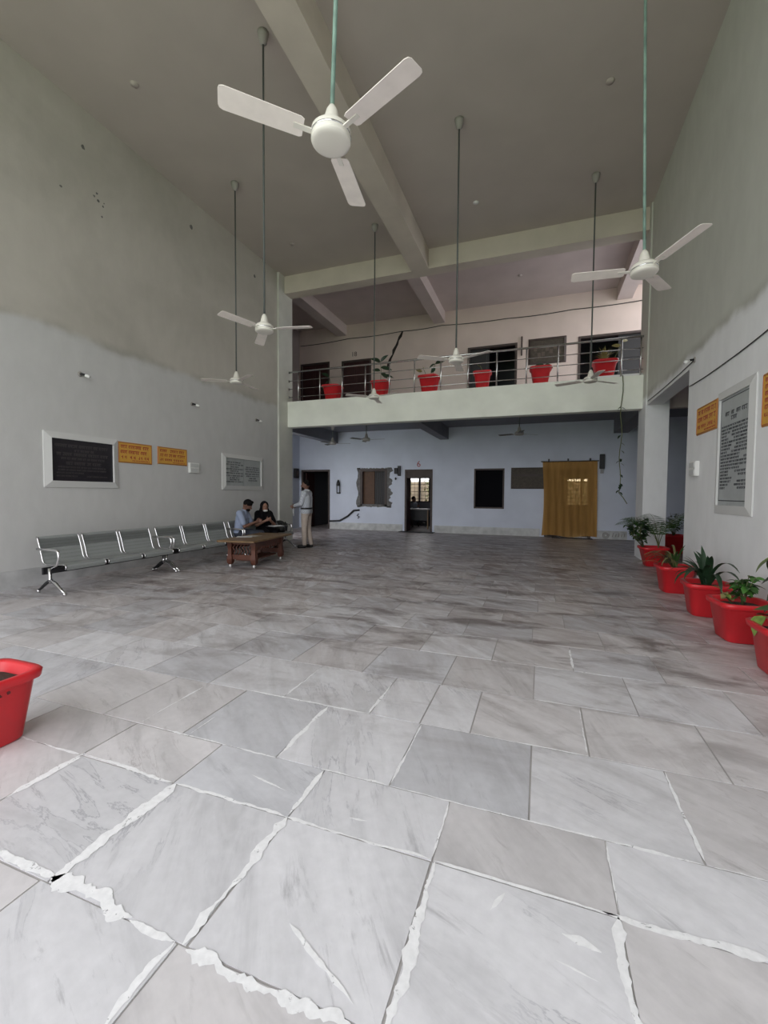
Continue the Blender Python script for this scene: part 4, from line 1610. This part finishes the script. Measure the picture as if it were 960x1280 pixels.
# ------------------------------------------------------------------ carved coffee table on castors
tb = thing('coffee_table', 'low red-brown carved wooden table on white castors before the bench', 'table', (-5.24, 7.12, 0), R(8))
b = MB()
b.box((-.37, -.80, .49), (.37, .82, .525))
b.build('table_top', M_WOODT, tb, bevel=.008, local=True)
for sx in (-1, 1):
    for sy in (-1, 1):
        b = MB()
        cx, cy = sx * .24, sy * .55
        pr = [(.030, .06), (.045, .09), (.052, .16), (.040, .24), (.034, .34), (.045, .42), (.048, .49)]
        b.rings([[(cx + dx * r, cy + dy * r, z) for dx, dy in ((-1, -1), (1, -1), (1, 1), (-1, 1))] for r, z in pr], smooth=False)
        lg = b.build('leg', M_WOODR, tb, local=True)
        b = MB()
        b.tube([(cx - .013, cy, .032), (cx + .013, cy, .032)], .031, 14)
        c = b.build('castor', M_WHITEP, lg, local=True)
for sy in (-1, 1):
    b = MB()
    b.box((-.20, sy * .55 - .012, .43), (.20, sy * .55 + .012, .49))
    b.build('apron', M_WOODR, tb, local=True)
    b = MB()
    b.box((-.20, sy * .55 - .012, .15), (.20, sy * .55 + .012, .24))
    b.build('lower_rail', M_WOODR, tb, local=True)
    for k in range(6):                                   # pierced carving between the rails
        x = -.165 + k * .066
        b = MB()
        b.tube([(x - .02, sy * .55, .24), (x + .022, sy * .55, .30), (x - .022, sy * .55, .37), (x + .02, sy * .55, .43)], [.010, .013, .013, .010], 6)
        b.build('carved_spindle', M_WOODR, tb, local=True)
for sx in (-1, 1):
    b = MB()
    b.box((sx * .24 - .012, -.52, .36), (sx * .24 + .012, .52, .49))
    b.build('long_apron', M_WOODR, tb, local=True)
    for k in range(9):
        y = -.42 + k * .105
        b = MB()
        b.ball((sx * .24, y, .345), (.014, .05, .03), 2)
        b.build('carved_scallop', M_WOODR, tb, local=True)
b = MB()
b.box((-.16, -.50, .12), (.16, .50, .145))
b.build('lower_shelf', M_WOODR, tb, local=True)
TT = WM[tb.name]
for k, (x, y, a, lab) in enumerate(((-.18, -.15, 20, 'loose white paper lying on the carved wooden table'), (-.10, .02, -15, 'folded newspaper lying at the middle of the wooden table'))):
    b = MB(TT @ Matrix.Translation((x, y, .5255)) @ Matrix.Rotation(R(a), 4, 'Z'))
    nn = 8
    vs = []
    for i in range(nn + 1):
        for j in (0, 1):
            vs.append((-.15 + .3 * i / nn, -.1 + .2 * j, .003 + (.012 if k else .006) * abs(math.sin(i * .9 + j))))
    b._add(vs, [(2 * i, 2 * i + 1, 2 * i + 3, 2 * i + 2) for i in range(nn)])
    b._add([(v[0], v[1], 0) for v in vs], [(2 * i, 2 * i + 2, 2 * i + 3, 2 * i + 1) for i in range(nn)])
    tag(base_origin(b.build('paper', M_PAPER if k == 0 else mat('newsprint', (.42, .38, .33), .9, noise=.3, nscale=60))), lab, 'paper')


# ------------------------------------------------------------------ people
def cap_mesh(bm, a, b, ra, rb, n=14):
    a, b = Vector(a), Vector(b)
    for c, r in ((a, ra), (b, rb)):
        bmesh.ops.create_uvsphere(bm, u_segments=n, v_segments=8, radius=r, matrix=Matrix.Translation(c))
    d = b - a
    if d.length > 1e-4:
        q = d.to_track_quat('Z', 'Y').to_matrix().to_4x4()
        bmesh.ops.create_cone(bm, cap_ends=True, segments=n, radius1=ra, radius2=rb, depth=d.length, matrix=Matrix.Translation((a + b) / 2) @ q)


def remeshed(caps, voxel, inflate=0., balls=(), smooth=4):
    bm = bmesh.new()
    for a, b, ra, rb in caps:
        cap_mesh(bm, a, b, max(.004, ra + inflate), max(.004, rb + inflate))
    for c, r, T in balls:
        bmesh.ops.create_icosphere(bm, subdivisions=3, radius=1, matrix=Matrix.Translation(c) @ (T or Matrix()) @ Matrix.Diagonal((r[0] + inflate, r[1] + inflate, r[2] + inflate, 1)))
    me = bpy.data.meshes.new('tmp')
    bm.to_mesh(me)
    bm.free()
    o = bpy.data.objects.new('tmp', me)
    COL.objects.link(o)
    md = o.modifiers.new('r', 'REMESH')
    md.mode = 'VOXEL'
    md.voxel_size = voxel
    md.use_smooth_shade = True
    s = o.modifiers.new('s', 'SMOOTH')
    s.iterations = smooth
    s.factor = .5
    dg = bpy.context.evaluated_depsgraph_get()
    out_ = bpy.data.meshes.new_from_object(o.evaluated_get(dg))
    bpy.data.objects.remove(o)
    for p in out_.polygons:
        p.use_smooth = True
    return out_


def part(name, me, m, par):
    me.name = name
    me.materials.clear()
    me.materials.append(m)
    return link(name, me, par)


def hand_caps(wr, fwd, upv, side, curl=40, scale=1.):
    """palm and five unequal bent fingers from wrist wr along fwd; palm normal = upv; thumb towards side"""
    f, u, s = Vector(fwd).normalized(), Vector(upv).normalized(), Vector(side).normalized()
    w = Vector(wr)
    caps = []
    for k, off in enumerate((-.026, -.009, .009, .026)):
        k0 = w + f * .085 * scale + s * off * scale
        caps.append((w + f * .02 * scale + s * off * .7 * scale, k0, .014 * scale, .012 * scale))
        L = (.062, .074, .080, .070)[k] * scale
        p, ang = k0, R(curl * .5)
        for j, fr in enumerate((.45, .32, .23)):
            d = f * math.cos(ang) - u * math.sin(ang)
            q = p + d * L * fr
            caps.append((p, q, (.0095 - .0008 * j) * scale, (.0088 - .0008 * j) * scale))
            p = q
            ang += R(curl)
    t0 = w + f * .03 * scale + s * .022 * scale
    t1 = t0 + (f * .6 + s * .75 - u * .2).normalized() * .04 * scale
    t2 = t1 + (f * .9 + s * .2 - u * .4).normalized() * .032 * scale
    caps += [(t0, t1, .012 * scale, .0105 * scale), (t1, t2, .010 * scale, .0085 * scale)]
    return caps


def build_person(name, label, loc, rz, J, opts):
    """J: joints in local metres, x forward, y to the person's left, z up"""
    V = {k: Vector(v) for k, v in J.items()}
    t = thing(name, label, 'person', loc, rz)
    sk, vx = opts['skin'], opts.get('voxel', .009)
    hy = opts.get('head_yaw', 0.)
    hp = opts.get('head_pitch', 0.)
    HT = Matrix.Translation(V['head']) @ Matrix.Rotation(R(hy), 4, 'Z') @ Matrix.Rotation(R(hp), 4, 'Y')
    H = lambda x, y, z: HT @ Vector((x, y, z))
    head = [(H(-.005, 0, .015), (.098, .078, .108)), (H(.025, 0, -.045), (.070, .060, .075))]
    neck = [(V['neck'], H(-.02, 0, -.06), .056, .052)]
    face = [(H(.088, 0, .012), H(.108, 0, -.022), .009, .014),                       # nose
            (H(.080, .036, .024), H(.084, .016, .028), .010, .010), (H(.080, -.036, .024), H(.084, -.016, .028), .010, .010),   # brow
            (H(.082, 0, -.085), H(.070, 0, -.095), .020, .022),                        # chin
            (H(-.01, .080, .012), H(-.012, .082, -.022), .014, .010), (H(-.01, -.080, .012), H(-.012, -.082, -.022), .014, .010)]  # ears
    tor = [(V['pelvis'] + Vector((0, .07, 0)), V['pelvis'] + Vector((0, -.07, 0)), .115, .115),
           (V['pelvis'] + Vector((0, .055, .02)), V['chest'] + Vector((0, .075, 0)), .108, .112),
           (V['pelvis'] + Vector((0, -.055, .02)), V['chest'] + Vector((0, -.075, 0)), .108, .112),
           (V['shl'], V['shr'], .072, .072), (V['chest'], V['neck'], .10, .060),
           (V['shl'] * .7 + V['chest'] * .3, V['chest'], .085, .1), (V['shr'] * .7 + V['chest'] * .3, V['chest'], .085, .1)]
    arms_u, arms_f, hands, legs, shins, feet = [], [], [], [], [], []
    for s in 'lr':
        arms_u.append((V['sh' + s], V['el' + s], .060, .046))
        arms_f.append((V['el' + s], V['wr' + s], .045, .030))
        legs.append((V['hip' + s], V['kn' + s], .092, .062))
        shins += [(V['kn' + s], V['kn' + s].lerp(V['an' + s], .35), .060, .058), (V['kn' + s].lerp(V['an' + s], .35), V['an' + s], .058, .040)]
        feet += [(V['an' + s] - Vector((0, 0, .03)), V['to' + s], .045, .034)]
        f = opts.get('hand_dir_' + s) or (V['wr' + s] - V['el' + s])
        f = Vector(f).normalized()
        sd = Vector((0, 0, 1)) - f * f.z
        if sd.length < .2:
            sd = Vector((1, 0, 0))
        sd.normalize()
        n = f.cross(sd) * (1 if s == 'l' else -1)
        hands += hand_caps(V['wr' + s], f, n, sd, opts.get('curl', 38))
    body_caps = tor + arms_u + legs + shins
    body = remeshed([(a, b, ra - .012, rb - .012) for a, b, ra, rb in body_caps] + [(a, b, ra - .004, rb - .002) for a, b, ra, rb in arms_f] + neck + face + hands + [(a, b, ra - .008, rb - .008) for a, b, ra, rb in feet],
                    vx * .75, 0, [(c, r, Matrix.Rotation(R(hy), 4, 'Z') @ Matrix.Rotation(R(hp), 4, 'Y')) for c, r in head], 3)
    part('body', body, sk, t)
    for s in (-1, 1):
        b = MB()
        b.ball(H(.088, s * .031, .008), (.008, .012, .007), 2)
        b.build('eye', M_EYE, t, local=True)
    b = MB()
    b.ball(H(.092, 0, -.052), (.010, .022, .007), 2)
    b.build('mouth', M_LIP, t, local=True)
    # clothes
    up_parts = list(tor)
    if opts.get('sleeves', 'long') == 'long':
        up_parts += arms_u + arms_f
    else:
        up_parts += [(a, a.lerp(b, .72), ra + .008, ra * .25 + rb * .75 + .012) for a, b, ra, rb in arms_u]
    sh = remeshed(up_parts, vx, opts.get('bulk', .006), (), 3)
    part(opts.get('top_name', 'shirt'), sh, opts['top'], t)
    tr_ = remeshed(legs + shins + [(V['pelvis'] + Vector((0, .07, -.02)), V['pelvis'] + Vector((0, -.07, -.02)), .112, .112)], vx, .012 if opts.get('loose') else .008, (), 4)
    part('trousers', tr_, opts['bottom'], t)
    for s in 'lr':
        an, to = V['an' + s], V['to' + s]
        zf = opts.get('sole_z', 0.)
        me = remeshed([(an - Vector((0, 0, .035)), to, .045, .036), (an - Vector((0, 0, .03)), an + Vector((0, 0, .0)), .045, .044)], vx * .8, .006, (), 3)
        for v in me.vertices:
            v.co.z = max(v.co.z, .001)
        part('shoe', me, opts['shoe'], t)
    return t, V, H


M_STRIPE = NT('striped_shirt', .8)
wv = M_STRIPE.nt.nodes.new('ShaderNodeTexWave')
wv.inputs['Scale'].default_value = 34
wv.bands_direction = 'Y'
M_STRIPE.link(M_STRIPE.nt.nodes.new('ShaderNodeTexCoord').outputs['Object'], wv.inputs['Vector'])
M_STRIPE.out(M_STRIPE.ramp(wv.outputs['Fac'], [(.3, (.33, .36, .42)), (.7, (.56, .58, .62))]))
M_KHAKI = mat('cream_trousers', (.44, .37, .32), .85, noise=.1, nscale=14)
M_SHOE = mat('black_shoe', (.012, .011, .011), .4)
M_TEE = mat('pale_blue_tee', (.28, .33, .46), .85, noise=.08, nscale=14)
M_JEAN = mat('dark_jeans', (.03, .035, .05), .85)
M_BLACKC = mat('black_cloth', (.006, .0055, .007), .95, spec=.15)

# standing man
J = dict(pelvis=(0, 0, .93), chest=(.0, 0, 1.27), neck=(.0, 0, 1.43), head=(.03, 0, 1.585), shl=(0, .165, 1.37), shr=(0, -.165, 1.37),
         ell=(.06, .215, 1.12), elr=(.07, -.20, 1.12), wrl=(.27, .10, 1.07), wrr=(.29, -.07, 1.05), hipl=(0, .085, .90), hipr=(0, -.085, .90),
         knl=(.025, .085, .49), knr=(-.01, -.085, .49), anl=(.02, .085, .085), anr=(-.09, -.09, .085), tol=(.17, .10, .038), tor=(.06, -.11, .038))
man, V, H = build_person('person', 'standing man in pale striped shirt and cream trousers, arms held forward', (-5.58, 9.62, 0), R(188), J,
                         dict(skin=M_SKIN, top=M_STRIPE.m, bottom=M_KHAKI, shoe=M_SHOE, head_yaw=26, loose=True, curl=30, bulk=.016))
b = MB()
b.ball(H(-.018, 0, .048), (.098, .084, .098), 3)
b.build('hair', M_HAIR, man, local=True)
b = MB()
b.ball(H(.05, 0, -.075), (.052, .062, .045), 3)
b.build('beard', M_HAIR, man, local=True)
ring = lambda z, rx, ry: [(rx * math.cos(a * math.pi / 12), ry * math.sin(a * math.pi / 12), z) for a in range(24)]
b = MB()
b.rings([ring(.985, .140, .205), ring(1.025, .140, .205)])
b.build('belt', M_SHOE, man, local=True)
b = MB()
b.tube([(.075 * math.cos(a * .5236), .075 * math.sin(a * .5236), 1.447 - .012 * math.cos(a * .5236)) for a in range(13)], .016, 6)
b.build('collar', mat('white_collar', (.62, .63, .66), .8), man, local=True)
b = MB()
b.tube([(.36, -.03, 1.03), (.365, -.02, .90), (.36, -.03, .80)], [.012, .016, .010], 6)
MT = WM[man.name]
mk = b.build('face_mask', mat('mask_cloth', (.55, .55, .57), .9), None)
mk.data.transform(MT)
tag(base_origin(mk), 'limp pale cloth mask dangling from the standing man\'s hand', 'mask')

# seated man on the third bench
SZ = .40
J = dict(pelvis=(-.02, 0, SZ + .115), chest=(.03, 0, SZ + .43), neck=(.08, 0, SZ + .585), head=(.15, 0, SZ + .70), shl=(.04, .175, SZ + .53), shr=(.04, -.175, SZ + .53),
         ell=(.16, .22, SZ + .27), elr=(.17, -.22, SZ + .25), wrl=(.36, .05, SZ + .34), wrr=(.36, -.06, SZ + .34), hipl=(.03, .09, SZ + .095), hipr=(.03, -.09, SZ + .095),
         knl=(.43, .11, SZ + .08), knr=(.43, -.11, SZ + .08), anl=(.42, .11, .085), anr=(.40, -.11, .085), tol=(.58, .12, .038), tor=(.56, -.12, .038))
man2, V, H = build_person('person', 'seated man in pale blue t-shirt looking down at his raised hands', (BX - .12, 7.96, 0), R(16), J,
                          dict(skin=M_SKIN, top=M_TEE, bottom=M_JEAN, shoe=M_SHOE, sleeves='short', head_yaw=8, head_pitch=28, top_name='t_shirt', curl=45))
b = MB()
b.ball(H(-.015, 0, .050), (.104, .088, .098), 3)
b.ball(H(.035, 0, .10), (.06, .065, .04), 2)
b.build('hair', M_HAIR, man2, local=True)
b = MB()
b.ball(H(.050, 0, -.07), (.052, .062, .045), 3)
b.build('beard', M_HAIR, man2, local=True)

# seated woman
J = dict(pelvis=(-.02, 0, SZ + .115), chest=(.0, 0, SZ + .40), neck=(.01, 0, SZ + .54), head=(.05, 0, SZ + .655), shl=(.0, .155, SZ + .475), shr=(.0, -.155, SZ + .475),
         ell=(.10, .22, SZ + .23), elr=(.10, -.22, SZ + .23), wrl=(.25, .06, SZ + .34), wrr=(.25, -.05, SZ + .34), hipl=(.03, .085, SZ + .095), hipr=(.03, -.085, SZ + .095),
         knl=(.40, .11, SZ + .075), knr=(.40, -.09, SZ + .075), anl=(.42, .13, .085), anr=(.34, -.08, .085), tol=(.56, .17, .038), tor=(.49, -.10, .038))
wom, V, H = build_person('person', 'seated woman in black clothes and headscarf, hands together at her chest', (BX - .06, 8.72, 0), R(-32), J,
                         dict(skin=M_SKINW, top=M_BLACKC, bottom=M_BLACKC, shoe=M_SHOE, sleeves='short', loose=True, head_yaw=-8, top_name='tunic', curl=60))
sc = remeshed([(H(-.06, 0, -.05), V['chest'] + Vector((-.06, 0, .10)), .10, .11), (H(-.02, .075, -.06), V['chest'] + Vector((.09, .09, .02)), .035, .05), (H(-.02, -.075, -.06), V['chest'] + Vector((.09, -.09, .02)), .035, .05),
               (V['shl'] + Vector((-.02, -.02, .01)), V['shr'] + Vector((-.02, .02, .01)), .09, .09)], .009, 0, [(H(-.028, 0, .025), (.112, .100, .120), None)], 4)
part('headscarf', sc, M_BLACKC, wom)
b = MB()
b.ball(H(.062, 0, -.088), (.052, .056, .030), 3)
b.build('lowered_face_mask', mat('mask_white', (.70, .69, .68), .9), wom, local=True)
shl_ = remeshed([(V['shl'] + Vector((-.04, .04, .0)), V['ell'] + Vector((-.03, .05, -.02)), .05, .06), (V['ell'] + Vector((-.03, .04, .0)), V['pelvis'] + Vector((.0, .18, .0)), .05, .06)], .010, 0, (), 3)
part('grey_shawl', shl_, mat('grey_shawl_cloth', (.10, .10, .10), .9), wom)

fx = thing('clipboard', 'dark clipboard of white papers on the seated woman\'s lap', 'clipboard', (-5.80, 8.62, .60), R(-20))
b = MB()
b.box((-.15, -.20, 0), (.17, .20, .015))
b.build('board', M_BLACKM, fx, local=True)
for k, a in enumerate((0, 9, -7)):
    b = MB(Matrix.Rotation(R(a), 4, 'Z'))
    b.box((-.11, -.16, .0155 + k * .003), (.12, .15, .0175 + k * .003))
    b.build('sheet', M_PAPER, fx, local=True)

# clerk at a desk in the room numbered six
dk = thing('office_desk', 'dark office desk seen through the door numbered six', 'desk', (-4.74, 16.85, 0))
b = MB()
b.box((-.62, -.30, .76), (.62, .30, .80))
b.build('desk_top', mat('grey_laminate', (.20, .19, .18), .4), dk, local=True)
b = MB()
b.box((-.58, -.26, .34), (.58, -.24, .76))
b.build('modesty_panel', M_BLACKM, dk, local=True)
for sx in (-1, 1):
    for sy in (-1, 1):
        b = MB()
        b.box((sx * .56 - .025, sy * .25 - .025, .001), (sx * .56 + .025, sy * .25 + .025, .76))
        b.build('leg', M_BLACKM if sx < 0 else M_WOODT, dk, local=True)
J2 = dict(J)
clerk, V, H = build_person('person', 'seated clerk in shadow behind the desk in room six', (-5.13, 17.75, .10), R(-25), J2,
                           dict(skin=M_SKIN, top=mat('grey_shirt', (.22, .23, .27), .9), bottom=M_JEAN, shoe=M_SHOE, voxel=.014, top_name='shirt'))
b = MB()
b.ball(H(-.018, 0, .048), (.098, .084, .098), 3)
b.build('hair', M_HAIR, clerk, local=True)
ch = thing('office_chair', 'dark wooden chair under the clerk in room six', 'chair', (-5.15, 17.77, 0), R(-25))
b = MB()
b.box((-.24, -.22, .46), (.22, .22, .50))
b.build('seat', M_DOORF, ch, local=True)
b = MB()
b.box((-.25, -.22, .62), (-.22, .22, .95))
b.build('backrest', M_DOORF, ch, local=True)
for sx in (-1, 1):
    for sy in (-1, 1):
        b = MB()
        b.box((sx * .20 - .04, sy * .19 - .02, .001), (sx * .20 - .0, sy * .19 + .02, .95 if sx < 0 else .46))
        b.build('leg', M_DOORF, ch, local=True)

# shrubs behind the rear windows
for k, (x, y) in enumerate(((-7.3, 22.0), (-5.0, 22.4), (1.5, 22.0))):
    t = thing('yard_shrub', ['yellow-green shrub in the rear yard against the old boundary wall', 'yellow-green shrub outside the rear window of room six', 'yellow-green shrub outside the window behind the tan curtain'][k], 'shrub', (x, y, -.1))
    b = MB()
    for i in range(700):
        a, rr = rnd.uniform(0, 6.28), rnd.uniform(.2, 1) ** .5 * .8
        put_leaf(b, (rr * math.cos(a), rr * math.sin(a), .2 + 2.6 * rnd.random()), rnd.uniform(0, 6.28), rnd.uniform(-.6, .6), .10, .2)
    b.build('foliage', mat('yard_leaf', (.20, .20, .07), .6, noise=.4, nscale=3), t, local=True)
    b = MB()
    b.tube([(0, 0, 0), (.03, .02, .8), (0, 0, 2.0)], [.05, .04, .02], 8)
    b.build('stem', M_BARK, t, local=True)
